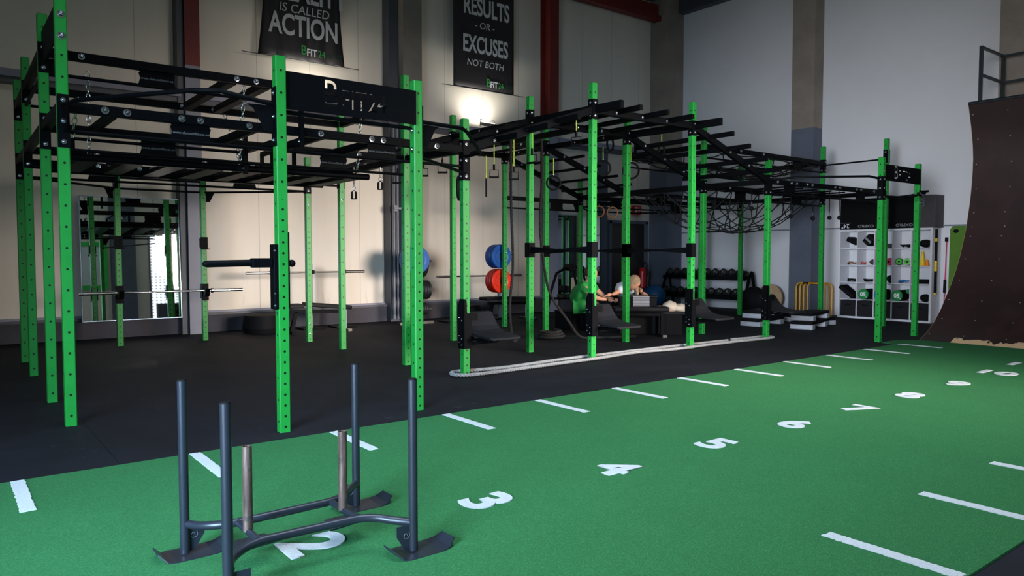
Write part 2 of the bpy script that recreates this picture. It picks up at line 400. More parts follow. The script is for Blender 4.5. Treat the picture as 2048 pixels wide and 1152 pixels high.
m = MB().bb(-4, 13.4, 13.44, 13.6, 0, .30).bb(14.95, 15.72, 13.44, 13.6, 0, .30)
struct(m.build('baseboard_left', 'plinth', org=(0, 0, 0)))
struct(MB().bb(-4, 13.4, 13.42, 13.6, .30, .335).build('trim_1', 'darksteel', org=(0, 0, 0)))
struct(MB().bb(-4, 13.4, 13.5, 13.6, .335, .37).build('trim_2', 'greysteel', org=(0, 0, 0)))
m = MB()
for a, b in ((-4, 3.3), (3.6, 7.2), (7.85, 11.25), (11.65, 15.3)): m.bb(a, b, 13.26, 13.56, 3.97, 4.08)
struct(m.build('trim_3', 'girt', org=(0, 0, 0)))
m = MB()
for a, b in ((-4, 3.3), (3.6, 7.2), (7.85, 11.25), (11.65, 15.3)): m.bb(a, b, 13.34, 13.56, 3.9, 3.97)
struct(m.build('trim_4', 'darksteel', org=(0, 0, 0)))
def hcol(n, x0, x1, z0, z1, mat, y0=13.22):
    m = MB().bb(x0, x1, y0, y0+.03, z0, z1).bb((x0+x1)/2-.012, (x0+x1)/2+.012, y0+.03, 13.55, z0, z1).bb(x0, x1, 13.53, 13.56, z0, z1)
    return struct(m.build('trim_%d' % n, mat, org=(0, 0, 0)))
hcol(5, 3.36, 3.60, 0, 4.5, 'greysteel'); hcol(6, 3.36, 3.60, 4.5, 8, 'red')
struct(MB().bb(3.26, 3.36, 13.3, 13.56, 0, 8).build('trim_7', 'darksteel', org=(0, 0, 0)))
struct(MB().bb(7.2, 7.5, 13.3, 13.56, .0, 8).build('trim_8', 'darksteel', org=(0, 0, 0)))
struct(MB().bb(7.42, 7.85, 13.12, 13.56, 0, 3.9).build('trim_9', 'greysteel', org=(0, 0, 0)))
struct(MB().bb(7.42, 7.85, 13.12, 13.56, 3.9, 8).build('trim_10', 'conc', org=(0, 0, 0)))
hcol(11, 11.32, 11.60, 0, 4.5, 'greysteel'); hcol(12, 11.32, 11.60, 4.5, 8, 'red')
struct(MB().bb(-4, 15.2, 13.2, 13.42, 7.42, 7.55).bb(-4, 15.2, 13.29, 13.33, 7.55, 7.85).build('trim_13', 'red', org=(0, 0, 0)))
# end wall columns
struct(MB().bb(15.36, 15.72, 9.02, 9.56, 0, 4.15).build('trim_14', 'bluegrey', org=(0, 0, 0)))
struct(MB().bb(15.36, 15.72, 9.02, 9.56, 4.15, 8).build('trim_15', 'conc', org=(0, 0, 0)))
struct(MB().bb(15.36, 15.72, 4.85, 5.42, 0, 4.05).build('trim_16', 'bluegrey', org=(0, 0, 0)))
struct(MB().bb(15.36, 15.72, 4.85, 5.42, 4.05, 8).build('trim_17', 'conc', org=(0, 0, 0)))
struct(MB().bb(15.12, 15.72, 12.95, 13.56, 0, 3.6).build('trim_18', 'bluegrey', org=(0, 0, 0)))
struct(MB().bb(15.12, 15.72, 12.95, 13.56, 3.6, 8).build('trim_19', 'conc', org=(0, 0, 0)))
struct(MB().bb(15.5, 15.72, -3.6, 13.4, 7.62, 8).build('trim_20', 'darksteel', org=(0, 0, 0)))
struct(MB().bb(15.69, 15.72, 5.5, 12.95, 1.9, 1.93).build('trim_21', 'pipe', org=(0, 0, 0)))
struct(MB().bb(13.2, 13.46, 13.46, 13.6, 0, 3.9).build('trim_22', 'bluegrey', org=(0, 0, 0)))
# door in the long wall
struct(MB().bb(13.52, 13.60, 13.44, 13.6, 0, 2.2).bb(14.86, 14.94, 13.44, 13.6, 0, 2.2).bb(13.52, 14.94, 13.44, 13.6, 2.14, 2.22).build('trim_23', 'bluegrey', org=(0, 0, 0)))
d1 = struct(MB().bb(13.60, 14.86, 13.5, 13.56, 0, 2.14).build('door_1', 'door', org=(14.2, 13.5, 0)))
MB().tube([(14.72, 13.5, 1.02), (14.72, 13.44, 1.02), (14.60, 13.44, 1.02)], .011).build('door_handle', 'chrome', d1)
# daylight openings behind the camera
w1 = struct(MB().bb(6.3, 10.5, -3.59, -3.57, .3, 3.7).build('window_1', 'window', org=(8, -3.58, .3)))
m = MB()
for x in (6.3, 8.4, 10.5): m.bb(x-.03, x+.03, -3.6, -3.53, .25, 3.55)
for z in (.25, 3.68): m.bb(6.27, 10.53, -3.6, -3.53, z, z+.06)
m.build('window_frame', 'darksteel', w1)
struct(MB().bb(5.0, 5.8, -3.6, -3.3, 0, 8).build('trim_24', 'bluegrey', org=(0, 0, 0)))
w2 = struct(MB().bb(-3.99, -3.97, -1.6, 2.8, .05, 3.3).build('window_2', 'window', org=(-3.98, .6, 0)))
m = MB()
for y in (-1.63, 2.83): m.bb(-4, -3.93, y-.04, y+.04, 0, 3.4)
m.bb(-4, -3.93, -1.65, 2.85, 3.3, 3.38); m.build('window_frame', 'darksteel', w2)
# wall things seen in the mirror: dark stacked boards and a green framed board
t = root('leaning_crash_mat', 'dark crash mats standing below the bright window, seen in the mirror', 'crash mat', (7.6, -3.2, 0))
MB().box((7.9, -3.1, .5), (3.0, .3, 1.0)).build('mat_block', 'darksteel', t)
t = root('green_framed_board', 'board in a bright green frame on the wall behind the photographer', 'board', (4.1, -3.55, 1.6))
MB().bb(3.4, 4.8, -3.58, -3.54, 1.7, 3.2).build('panel', 'endwall', t)
m = MB()
for a in ((3.3, 3.45, 1.6, 3.3), (4.75, 4.9, 1.6, 3.3), (3.45, 4.75, 1.6, 1.75), (3.45, 4.75, 3.15, 3.3)): m.bb(a[0], a[1], -3.58, -3.5, a[2], a[3])
m.build('frame', 'gframe', t)

# ------------------------------------------------------------ turf lane
tf = root('turf_lane', 'green artificial turf sprint lane with white numbers and lines', 'turf', (6, 3.3, 0))
TX1 = 12.17
MB().add([(-3.9, 1.25, .012), (TX1, 1.25, .012), (TX1, 5.25, .012), (11.8, 5.5, .012), (11.4, 5.5, .012), (11.3, 5.25, .012), (-3.9, 5.25, .012), (-3.9, 1.25, 0), (TX1, 1.25, 0), (TX1, 5.25, 0), (11.8, 5.5, 0), (11.4, 5.5, 0), (11.3, 5.25, 0), (-3.9, 5.25, 0)],
  [(0, 1, 2, 3, 4, 5, 6)]+[(i, 7+i, 7+(i+1) % 7, (i+1) % 7) for i in range(7)]).build('turf_surface', 'turf', tf)
def fuzzy(outline, z=.0165, step=.012, j=.004):
    pts = []
    for i in range(len(outline)):
        a = Vector(outline[i]); b = Vector(outline[(i+1) % len(outline)]); n = max(1, int((b-a).length/step))
        for k in range(n):
            p = a.lerp(b, k/n); pts.append((p.x+random.uniform(-j, j), p.y+random.uniform(-j, j), z))
    return pts
for k in range(12):
    x = .345+k*1.0
    if x > 11.5: break
    MB().prism(fuzzy([(x-.035, 5.235), (x+.035, 5.235), (x+.035, 4.58+(.05 if k > 5 else 0)), (x-.035, 4.58+(.05 if k > 5 else 0))]), (0, 0, -.006)).build('line_marking', 'white_turf', tf)
    MB().prism(fuzzy([(x-.035, 1.86), (x+.035, 1.86), (x+.035, 1.26), (x-.035, 1.26)]), (0, 0, -.006)).build('line_marking', 'white_turf', tf)
NUMX = [.34, 1.34, 2.33, 3.33, 4.33, 5.32, 6.30, 7.28, 8.33, 9.45, 10.4]
for n, x in enumerate(NUMX):
    if n == 0: continue
    t_ = str(n+1) if n < 10 else '1'
    y = 3.24
    if n == 9: y = 3.28
    if n == 10: t_ = '11'; y = 3.3
    text('number_marking', t_, .40, 'white_turf', tf, (x-.01, y, .0165), (0, -1, 0), (1, 0, 0), off=.012, ext=.003, sx=1.08, res=6)

# ------------------------------------------------------------ rig helpers
PW = .08
def post(parent, x, y, h, dense=True):
    sec = rsec(PW, PW, .006); m = MB()
    m.prism([(x+a, y+b, 0) for a, b in sec], (0, 0, h))
    o = m.build('post', 'post' if dense else 'post2', parent, org=(x, y, 0))
    MB().bb(x-.033, x+.033, y-.033, y+.033, h, h+.004).build('post_cap', 'blackr', o)
    return o
BOLT = None
def bolt(parent, p, nrm, r=.019):
    global BOLT
    p = Vector(p); nrm = Vector(nrm).normalized()
    if BOLT is None:
        m = MB().lathe([(.001, 0), (.019, 0), (.019, .003), (.012, .004), (.012, .008), (.008, .013), (.001, .015)], (0, 0, 0), (0, 0, 1), 14)
        b = m.build('bolt', 'bolt', None, org=(0, 0, 0)); BOLT = b
    else:
        b = BOLT.copy(); COL.objects.link(b)
    b.parent = parent; inv = Matrix.Identity(4)
    pm = Matrix.Translation(WO[parent.name]) @ parent.rotation_euler.to_matrix().to_4x4()
    wm = Matrix.Translation(p) @ nrm.to_track_quat('Z', 'Y').to_matrix().to_4x4() @ Matrix.Scale(r/.019, 4)
    b.matrix_local = pm.inverted() @ wm
    return b
def beam(parent, p0, p1, w=.07, h=.08, mat='beam', name='crossbeam', gap=.04):
    p0, p1 = Vector(p0), Vector(p1); d = (p1-p0).normalized(); a = p0+d*gap; b = p1-d*gap; L = (b-a).length
    m = MB().prism([(-L/2, q, r) for q, r in rsec(w, h, .005)], (L, 0, 0))
    return oriented(name, m, mat, parent, a, b)
def bar(parent, pts, r=.016, name='pull_up_bar', mat='black', n=10):
    return MB().tube(pts, r, n).build(name, mat, parent)
def gusset(parent, c, along, zt, zb, w=.33, txt='www.elementfitness.eu', face=-1):
    """plate joining beam and bar, text on it; along 'x' or 'y'"""
    cx, cy = c; t = .006; m = MB(); zm = zb-.005
    pr = [(-w/2, zt), (-w/2+.012, zt-.02), (-w/2, zt-.03), (-w/2+.014, (zt+zm)/2), (-w/2, zm+.03), (-w/2-.01, zm), (w/2+.01, zm), (w/2, zm+.03), (w/2-.014, (zt+zm)/2), (w/2, zt-.03), (w/2-.012, zt-.02), (w/2, zt)]
    if along == 'x': m.prism([(cx+a, cy-t/2, z) for a, z in pr], (0, t, 0)); xd = (1, 0, 0); off = V(0, -t/2-.001, 0)
    else: m.prism([(cx-t/2, cy+a, z) for a, z in pr], (t, 0, 0)); xd = (0, -1, 0); off = V(-t/2-.001, 0, 0)
    o = m.build('gusset_plate', 'black', parent)
    if txt: text('lettering', txt, .034, 'dimtxt', o, Vector((cx, cy, (zt+zm)/2))+off, xd, (0, 0, 1), ext=.0006, res=1, sx=.92)
    return o
def assembly(parent, p0, p1, z, bz=None, gx=(), bolts=(), txt=True):
    """box beam between two posts with a pull-up bar below and plates joining them"""
    bz = z-.185 if bz is None else bz
    b = beam(parent, (p0[0], p0[1], z), (p1[0], p1[1], z))
    bar(parent, [(p0[0], p0[1], bz), (p1[0], p1[1], bz)])
    ax = 'x' if abs(p1[0]-p0[0]) > abs(p1[1]-p0[1]) else 'y'
    for g in gx:
        if ax == 'x':
            f = (g-p0[0])/(p1[0]-p0[0]); c = (g, p0[1]+f*(p1[1]-p0[1]))
        else:
            f = (g-p0[1])/(p1[1]-p0[1]); c = (p0[0]+f*(p1[0]-p0[0]), g)
        gusset(parent, c, ax, z-.035, bz, txt='www.elementfitness.eu' if txt else None)
    for q in bolts:
        if ax == 'x':
            f = (q-p0[0])/(p1[0]-p0[0]); bolt(b, (q, p0[1]+f*(p1[1]-p0[1])-.035, z), (0, -1, 0), .029)
        else:
            f = (q-p0[1])/(p1[1]-p0[1]); bolt(b, (p0[0]+f*(p1[0]-p0[0])-.035, q, z), (-1, 0, 0), .029)
    return b
def bracket(parent, x, y, z0, z1, faces='xy', bz=None):
    m = MB(); t = .006; h = PW/2
    if 'x' in faces: m.bb(x-h-t, x-h-.0005, y-h-.002, y+h+.002, z0, z1)
    if 'X' in faces: m.bb(x+h+.0005, x+h+t, y-h-.002, y+h+.002, z0, z1)
    if 'y' in faces: m.bb(x-h-.002, x+h+.002, y-h-t, y-h-.0005, z0, z1)
    if 'Y' in faces: m.bb(x-h-.002, x+h+.002, y+h+.0005, y+h+t, z0, z1)
    o = m.build('mounting_bracket', 'black', parent)
    n = 3 if z1-z0 > .35 else 2
    for i in range(n):
        z = z0+.045+(z1-z0-.09)*i/(n-1)
        if 'x' in faces: bolt(o, (x-h-t, y, z), (-1, 0, 0), .018)
        if 'y' in faces: bolt(o, (x, y-h-t, z), (0, -1, 0), .018)
    return o
def sign_board(parent, x0, x1, y, z0, z1):
    o = MB().bb(x0, x1, y-.004, y+.004, z0, z1).build('sign_board', 'black', parent, org=((x0+x1)/2, y, (z0+z1)/2))
    cut = []
    cx = (x0+x1)/2+.02; zc = (z0+z1)/2-.01
    for t_, sz, dx, dz in (('B', .30, -.215, .018), ('FIT24', .215, .07, -.012)):
        me = text_mesh(t_, sz, off=-.001, ext=.02, sx=.82, res=3)
        for v in me.vertices: v.co = V(v.co.x+dx+(cx-(x0+x1)/2), -v.co.z, v.co.y+dz-.01)
        bm = bmesh.new(); bm.from_mesh(me); bmesh.ops.remove_doubles(bm, verts=bm.verts, dist=1e-5); bmesh.ops.recalc_face_normals(bm, faces=bm.faces); bm.to_mesh(me); bm.free()
        c = bpy.data.objects.new('cut', me); COL.objects.link(c); c.location = ((x0+x1)/2, y, (z0+z1)/2); cut.append(c)
    old = o.location.copy(); par = o.parent; o.parent = None; o.location = ((x0+x1)/2, y, (z0+z1)/2)
    for c in cut:
        q = o.modifiers.new('b', 'BOOLEAN'); q.operation = 'DIFFERENCE'; q.object = c; q.solver = 'EXACT'
    dg = bpy.context.evaluated_depsgraph_get(); dg.update()
    me = bpy.data.meshes.new_from_object(o.evaluated_get(dg)); o.modifiers.clear()
    if len(me.polygons) > 20: o.data = me; me.name = 'sign_board'
    for c in cut: bpy.data.objects.remove(c)
    o.parent = par; o.location = old
    return o
LO, HI = 2.50, 3.17
# ------------------------------------------------------------ left rig (octagonal cage)
RL = root('training_rig', 'large green and black training cage nearest the camera, with cut-out sign board', 'training rig', (2.7, 8.9, 0))
A1 = (.81, 6.76); L2 = (.81, 7.95); L3 = (.83, 9.8); L4 = (.85, 11.1); W1 = (2.12, 12.2); W2 = (3.32, 12.2)
M1 = (4.55, 11.03); M2 = (4.56, 9.85); B2 = (4.53, 7.97); CC = (4.62, 6.83); BB = (3.29, 5.6); AA = (2.07, 5.53)
for p, h, dn in ((A1, 3.5, 0), (L2, 3.5, 0), (L3, 3.5, 0), (L4, 3.5, 0), (W1, 2.83, 1), (W2, 2.83, 1), (M1, 2.83, 1), (M2, 3.5, 0), (B2, 3.5, 1), (CC, 2.83, 1), (BB, 2.83, 1), (AA, 2.83, 1)):
    post(RL, p[0], p[1], h, bool(dn))
G2 = (1.76, 3.6)
assembly(RL, A1, CC, LO, gx=G2, bolts=(1.10, 1.26, 1.68, 1.83, 2.25, 2.41, 2.93, 3.47, 3.6, 4.24))
assembly(RL, L2, B2, LO, gx=G2, bolts=(2.35, 3.9))
assembly(RL, L3, M2, LO, gx=G2, bolts=(1.5, 2.7, 3.3))
assembly(RL, L4, M1, LO, gx=G2, bolts=(1.71, 2.2, 2.35, 2.9, 3.1))
assembly(RL, W1, W2, LO, gx=())
assembly(RL, L2, B2, HI, gx=G2, bolts=(1.11, 2.52, 2.72, 2.93))
b = assembly(RL, L3, M2, HI, gx=(), bolts=(2.45, 2.82))
for a, c in ((L2, L3), (L3, L4), (B2, M2)):
    beam(RL, (a[0], a[1], HI), (c[0], c[1], HI)); 
for a, c in ((A1, L2), (L2, L3), (L3, L4), (B2, M2), (M2, M1), (CC, B2)):
    beam(RL, (a[0], a[1], LO), (c[0], c[1], LO))
bar(RL, [(L4[0], L4[1], LO-.185), (W1[0], W1[1], LO-.185)]); bar(RL, [(W2[0], W2[1], LO-.185), (M1[0], M1[1], LO-.185)])
bar(RL, [(L2[0], L2[1], HI-.185), (L3[0], L3[1], HI-.185)])
for x in (2.5, 2.86): beam(RL, (x, 7.98, HI), (x, 9.82, HI), w=.1, gap=.05)
for x in (1.18, 2.33, 2.98, 3.6): beam(RL, (x, 6.8, LO), (x, 7.96, LO), w=.05, gap=.045)
# board between the two left-most tall posts
o = MB().bb(.80, .812, 6.80, 7.91, 3.06, 3.34).build('sign_board', 'black', RL)
bolt(o, (.81, 6.72, 3.20), (0, -1, 0), .03); bolt(o, (.81, 6.72, 3.035), (0, -1, 0), .03)
sign_board(RL, 2.11, 3.25, 5.535, 2.45, 2.735)
bar(RL, [(2.07, 5.56, 2.43), (3.29, 5.62, 2.43)])
# bent grip bars on the corner bays
bar(RL, [(.81, 6.70, 2.50), (.86, 6.45, 2.505), (1.48, 5.62, 2.52), (1.62, 5.5, 2.515), (2.03, 5.53, 2.47)], .017)
bar(RL, [(3.33, 5.58, 2.49), (3.78, 5.62, 2.485), (3.9, 5.72, 2.475), (4.62, 6.52, 2.43), (4.62, 6.79, 2.42)], .017)
bar(RL, [(3.3, 5.62, 2.2), (4.6, 6.8, 2.24)], .016)
for (x, y), f, z0, z1 in ((A1, 'y', 2.18, 2.59), (AA, 'x', 2.16, 2.60), (BB, 'X', 2.16, 2.62), (CC, 'xy', 2.16, 2.60), (L2, 'y', 2.3, 2.62), (L3, 'y', 2.3, 2.6), (L2, 'y', 2.98, 3.25), (L3, 'y', 3.0, 3.25), (L4, 'y', 3.0, 3.25), (L4, 'y', 2.28, 2.6), (M1, 'xy', 2.28, 2.58), (M2, 'xX', 2.28, 2.58), (W1, 'x', 2.28, 2.58), (W2, 'X', 2.28, 2.58)):
    bracket(RL, x, y, z0, z1, f)
# triangular grip plates on bent bar mounts
def tri(parent, p, d, s=.19):
    p = Vector(p); d = Vector(d).normalized(); n = V(-d.y, d.x, 0)*.003
    o = MB().prism([p+V(0, 0, 0)-n, p+d*s-n, p+d*s*.75-V(0, 0, .03)-n, p+d*.06-V(0, 0, s)-n, p-V(0, 0, s)-n], n*2).build('corner_plate', 'black', parent)
    return o
tri(RL, (2.02, 5.53, 2.46), (-1, .1, 0)); tri(RL, (3.34, 5.59, 2.47), (1, .1, 0)); tri(RL, (.81, 6.71, 2.49), (.1, -1, 0))
tri(RL, (W1[0]-.05, W1[1], 2.33), (-1, -.4, 0), .16); tri(RL, (W2[0]+.05, W2[1], 2.33), (1, -.4, 0), .16)
tri(RL, (L2[0]+.04, L2[1], 3.12), (1, 0, 0), .16)
for x, y, z0, z1 in ((2.97, 7.92, 2.86, 3.36), (2.62, 8.0, 2.2, 2.62), (2.72, 6.72, 2.34, 2.78), (1.9, 10.98, 2.22, 2.45)):
    o = MB().bb(x-.02, x+.02, y-.02, y+.02, z0, z1).build('clamp_strut', 'black', RL)
    for z in (z0+.06, z1-.05): bolt(o, (x-.02, y, z), (-1, 0, 0), .017)
for p in (M1, M2):
    bolt(RL, (p[0], p[1]-.041, 2.12), (0, -1, 0), .017)
for z in (.12, .28): bolt(RL, (M1[0], M1[1]-.041, z), (0, -1, 0), .015)
for z in (2.0, 2.2): bolt(RL, (BB[0]-.041, BB[1], 2.33+(z-2.1)*.8), (-1, 0, 0), .022)

# ------------------------------------------------------------ middle rig (flying monkey bars)
RM = root('monkey_bar_rig', 'middle green and black rig carrying the arched monkey bars', 'monkey bar rig', (7.5, 8.9, 0))
G = (6.6, 6.87); I = (8.55, 6.87); K = (10.42, 6.87); E = (6.48, 7.98); H = (8.41, 8.0); IB = (10.3, 8.03); C2 = (6.4, 9.78); E2 = (8.27, 9.75)
N3 = (10.25, 9.8); D = (8.39, 11.08); GB = (10.36, 11.14); D0 = (6.45, 11.05)
for p, h in ((G, 3.5), (I, 3.5), (K, 2.83), (E, 3.5), (H, 3.5), (IB, 3.5), (C2, 3.5), (E2, 3.5), (N3, 3.5), (D, 3.5), (GB, 2.83)): post(RM, p[0], p[1], h)
def arch(pts, rows, w=.07):
    for i in range(len(pts)-1):
        a, b_ = pts[i], pts[i+1]
        o = beam(RM, a, b_, w=w, h=.09, gap=.03)
        for f in (.2, .45, .7):
            q = Vector(a).lerp(Vector(b_), f); bolt(o, (q.x, q.y-w/2-.001, q.z), (0, -1, 0), .023)
arch([(CC[0], CC[1], LO), (G[0], G[1], HI), (I[0], I[1], HI), (K[0], K[1], LO)], 0)
arch([(B2[0], B2[1], LO), (E[0], E[1], HI), (H[0], H[1], HI), (IB[0], IB[1], LO)], 0)
arch([(M2[0], M2[1], LO), (C2[0], C2[1], HI), (E2[0], E2[1], HI), (N3[0], N3[1], LO)], 0)
arch([(M1[0], M1[1], LO), (D0[0], D0[1], HI), (D[0], D[1], HI), (GB[0], GB[1], LO)], 0)
RUN = [(5.08, 2.655), (5.52, 2.805), (5.98, 2.96), (6.25, 3.05), (7.03, 3.19), (7.54, 3.19), (8.04, 3.19), (8.92, 3.05), (9.32, 2.91), (9.74, 2.76), (10.1, 2.63)]
for x, z in RUN:
    if x != 6.25: beam(RM, (x, 6.45, z), (x, 8.3, z), w=.055, h=.065, mat='black', name='rung', gap=0)
    beam(RM, (x, 9.5, z), (x, 11.4, z), w=.045, h=.045, mat='black', name='rung', gap=0)
for p, q in ((G, E), (I, H)):
    beam(RM, (p[0]+.06, 6.42, HI+.01), (q[0]+.06, q[1], HI+.01), w=.06, h=.1, mat='black', name='rung', gap=0)
for p, q in ((E, C2), (H, E2), (C2, D0), (E2, D)):
    o = beam(RM, (p[0], p[1], HI), (q[0], q[1], HI), gap=.045)
    for f in (.25, .6): bolt(o, (p[0]+(q[0]-p[0])*f-.036, p[1]+(q[1]-p[1])*f, HI), (-1, 0, 0), .018)
o = beam(RM, (7.35, 8.03, HI-.02), (7.35, 9.76, HI-.02), gap=.045)
for p, q in ((M2, M2),): pass
for (x, y), f, z0, z1 in ((G, 'xy', 3.05, 3.3), (I, 'xy', 3.03, 3.24), (E, 'xy', 3.1, 3.32), (H, 'xy', 3.02, 3.24), (C2, 'xy', 3.02, 3.25), (E2, 'xy', 3.02, 3.28), (D, 'xy', 3.02, 3.28), (K, 'xy', 2.28, 2.6), (IB, 'xy', 2.38, 2.6), (N3, 'xy', 2.38, 2.6), (GB, 'xy', 2.34, 2.58)):
    bracket(RM, x, y, z0, z1, f)
# diagonal/level tie beams at the low level, rear
beam(RM, (8.39, 11.1, LO-.1), (10.3, 11.15, LO-.1)); bar(RM, [(8.39, 11.1, LO-.28), (10.3, 11.15, LO-.28)])
gusset(RM, (9.7, 11.11), 'x', LO-.14, LO-.28, txt=None)
tri(RM, (GB[0]-.05, GB[1], 2.4), (-1, 0, 0), .2)

# ------------------------------------------------------------ right rig
RR = root('training_rig', 'far right green and black cage with the small sign board and cargo nets', 'training rig', (12.2, 8.9, 0))
N = (11.47, 5.6); O = (12.82, 5.66); R = (14.1, 6.8); MM = (14.14, 8.08); LL = (14.15, 10.0); IA = (14.1, 11.05); Q1 = (11.6, 12.2); Q2 = (12.85, 12.2)
for p, h in ((N, 2.83), (O, 2.83), (R, 3.5), (MM, 3.5), (LL, 3.4), (IA, 3.5), (Q1, 2.83), (Q2, 2.83)): post(RR, p[0], p[1], h)
assembly(RR, K, R, LO, gx=(11.0, 13.2), bolts=(10.62, 11.0, 11.15, 11.45, 11.6, 12.3, 12.45, 13.0, 13.15, 13.6, 13.75), txt=False)
assembly(RR, IB, MM, LO, gx=(11.35, 13.2), bolts=(11.0, 12.0), txt=False)
assembly(RR, N3, LL, LO, gx=(11.35, 13.2), bolts=(11.0, 12.0), txt=False)
assembly(RR, GB, IA, LO, gx=(11.35, 13.2), bolts=(), txt=False)
assembly(RR, IB, MM, HI, gx=(13.2,), bolts=(11.3, 12.0), txt=False)
assembly(RR, N3, LL, HI, gx=(), bolts=(), txt=False)
assembly(RR, Q1, Q2, LO, gx=())
for a, c in ((K, IB), (IB, N3), (N3, GB), (R, MM), (MM, LL), (LL, IA)): beam(RR, (a[0], a[1], LO-.005), (c[0], c[1], LO-.005))
for a, c in ((IB, N3), (MM, LL)): beam(RR, (a[0], a[1], HI), (c[0], c[1], HI))
bar(RR, [(MM[0], MM[1], 3.13), (R[0], R[1], 3.13)])
bar(RR, [(K[0], K[1], 2.52), (10.55, 6.45, 2.54), (11.2, 5.65, 2.53), (N[0], N[1], 2.5)], .018)
bar(RR, [(O[0], O[1], 2.38), (13.1, 5.62, 2.4), (13.95, 6.3, 2.41), (R[0], R[1], 2.4)], .018)
bar(RR, [(N[0], N[1], 2.24), (12.1, 5.5, 2.24), (12.4, 5.45, 2.3), (O[0], O[1], 2.36), (O[0]+.22, O[1]-.02, 2.36)], .018)
bar(RR, [(GB[0], GB[1], LO-.185), (Q1[0], Q1[1], LO-.185)]); bar(RR, [(Q2[0], Q2[1], LO-.185), (IA[0], IA[1], LO-.185)])
for i in range(7):
    x = 10.9+i*.45; bar(RR, [(x, 6.84, LO-.06), (x, 8.05, LO-.06)], .014, 'rung')
sign_board(RR, N[0]+.04, O[0]-.03, 5.61, 2.49, 2.74)
for (x, y), f, z0, z1 in ((N, 'xy', 2.18, 2.54), (O, 'y', 2.3, 2.4), (MM, 'xy', 2.98, 3.24), (MM, 'xy', 2.34, 2.6), (LL, 'x', 3.0, 3.2), (LL, 'x', 2.3, 2.6), (R, 'xX', 3.05, 3.3), (IA, 'x', 2.3, 2.6)): bracket(RR, x, y, z0, z1, f)
for z in (2.35, 2.2): bolt(RR, (O[0], O[1]-.041, z), (0, -1, 0), .02)
bolt(RR, (N[0], N[1]-.041, 2.62), (0, -1, 0), .02)
# ------------------------------------------------------------ cargo nets
def net(name, label, x0, x1, y0, y1, z, sag, nx, ny, seed):
    rnd = random.Random(seed); P = {}
    for i in range(nx+1):
        for j in range(ny+1):
            u, v = i/nx, j/ny
            du = 0 if i in (0, nx) or j in (0, ny) else rnd.uniform(-.05, .05); dv = 0 if i in (0, nx) or j in (0, ny) else rnd.uniform(-.04, .04)
            s = sag*(1-(2*u-1)**4)**.9*(1-(2*v-1)**2)**.7
            P[i, j] = V(x0+(x1-x0)*u+du, y0+(y1-y0)*v+dv, z-s+rnd.uniform(-.02, .02))
    m = MB()
    for i in range(nx):
        for j in range(ny):
            a, b_ = ((i, j), (i+1, j+1)) if (i+j) % 2 == 0 else ((i+1, j), (i, j+1))
            p, q = P[a], P[b_]; mid = (p+q)/2-V(0, 0, .02)
            m.tube([p, mid, q], .011, 5)
            if rnd.random() < .5: m.sph(q, .02, 6, 4)
    for i in range(nx):
        m.tube([P[i, 0], P[i+1, 0]], .013, 5); m.tube([P[i, ny], P[i+1, ny]], .013, 5)
    for j in range(ny):
        m.tube([P[0, j], P[0, j+1]], .013, 5); m.tube([P[nx, j], P[nx, j+1]], .013, 5)
    return tag(m.build(name, 'net'), label, 'cargo net')
net('cargo_net', 'black rope cargo net sagging deepest, hung from the lower beams', 10.36, 14.05, 8.1, 9.75, 2.46, .68, 18, 8, 3)
net('cargo_net', 'black rope cargo net stretched under the upper beams', 10.4, 14.0, 8.1, 9.8, 3.11, .25, 14, 8, 5)

# ------------------------------------------------------------ hanging platform with chains in the left cage
sl = root('suspended_ladder', 'black ladder platform hung on chains inside the nearest cage', 'ladder', (2.6, 8.9, 2.25))
for y in (8.2, 9.55): MB().prism([(1.0, y+a, 2.28+b_) for a, b_ in rsec(.08, .07, .02)], (3.15, 0, 0)).build('side_rail', 'black', sl)
for i in range(8):
    x = 1.2+i*.4; MB().bb(x-.09, x+.09, 8.24, 9.51, 2.255, 2.3).build('rung', 'black', sl)
MB().tube([(1.2, 9.3, 2.6), (3.0, 9.3, 2.6)], .018).build('grip_bar', 'black', sl)
for x in (3.0, 3.25):
    MB().bb(x-.025, x+.025, 8.25, 9.3, 2.57, 2.62).bb(x-.02, x+.02, 9.28, 9.32, 2.3, 2.6).bb(x-.02, x+.02, 8.23, 8.27, 2.3, 2.6).build('handle_frame', 'black', sl)
MB().bb(1.18, 1.22, 9.28, 9.32, 2.3, 2.6).build('handle_frame', 'black', sl)
def chain(p0, p1, label, group=None):
    p0, p1 = Vector(p0), Vector(p1); d = p1-p0; L = d.length; d.normalize(); n = max(2, int(L/.052)); m = MB(); a, b_ = m.frame(d)
    for i in range(n):
        c = p0+d*(L*(i+.5)/n); s_ = a if i % 2 else b_
        pts = [c+d*(cos(2*PI*k/10)*.034)+s_*(sin(2*PI*k/10)*.017) for k in range(10)]
        m.tube(pts, .0046, 5, True)
    return tag(m.build('chain', 'chrome', None), label, 'chain', group)
chain((2.62, 8.0, 3.12), (2.62, 8.2, 2.31), 'shiny chain holding the ladder platform, below the middle of the high beam')
chain((1.2, 8.2, 3.1), (1.2, 8.22, 2.31), 'shiny chain holding the left front corner of the ladder platform')
chain((4.0, 8.05, 3.12), (4.0, 8.2, 2.31), 'shiny chain holding the right front corner of the ladder platform')
chain((2.95, 9.78, 3.12), (3.1, 9.5, 2.31), 'shiny chain holding the rear edge of the ladder platform')
chain((.93, 6.85, 2.6), (.9, 7.0, 2.3), 'short chain looped beside the nearest tall post')

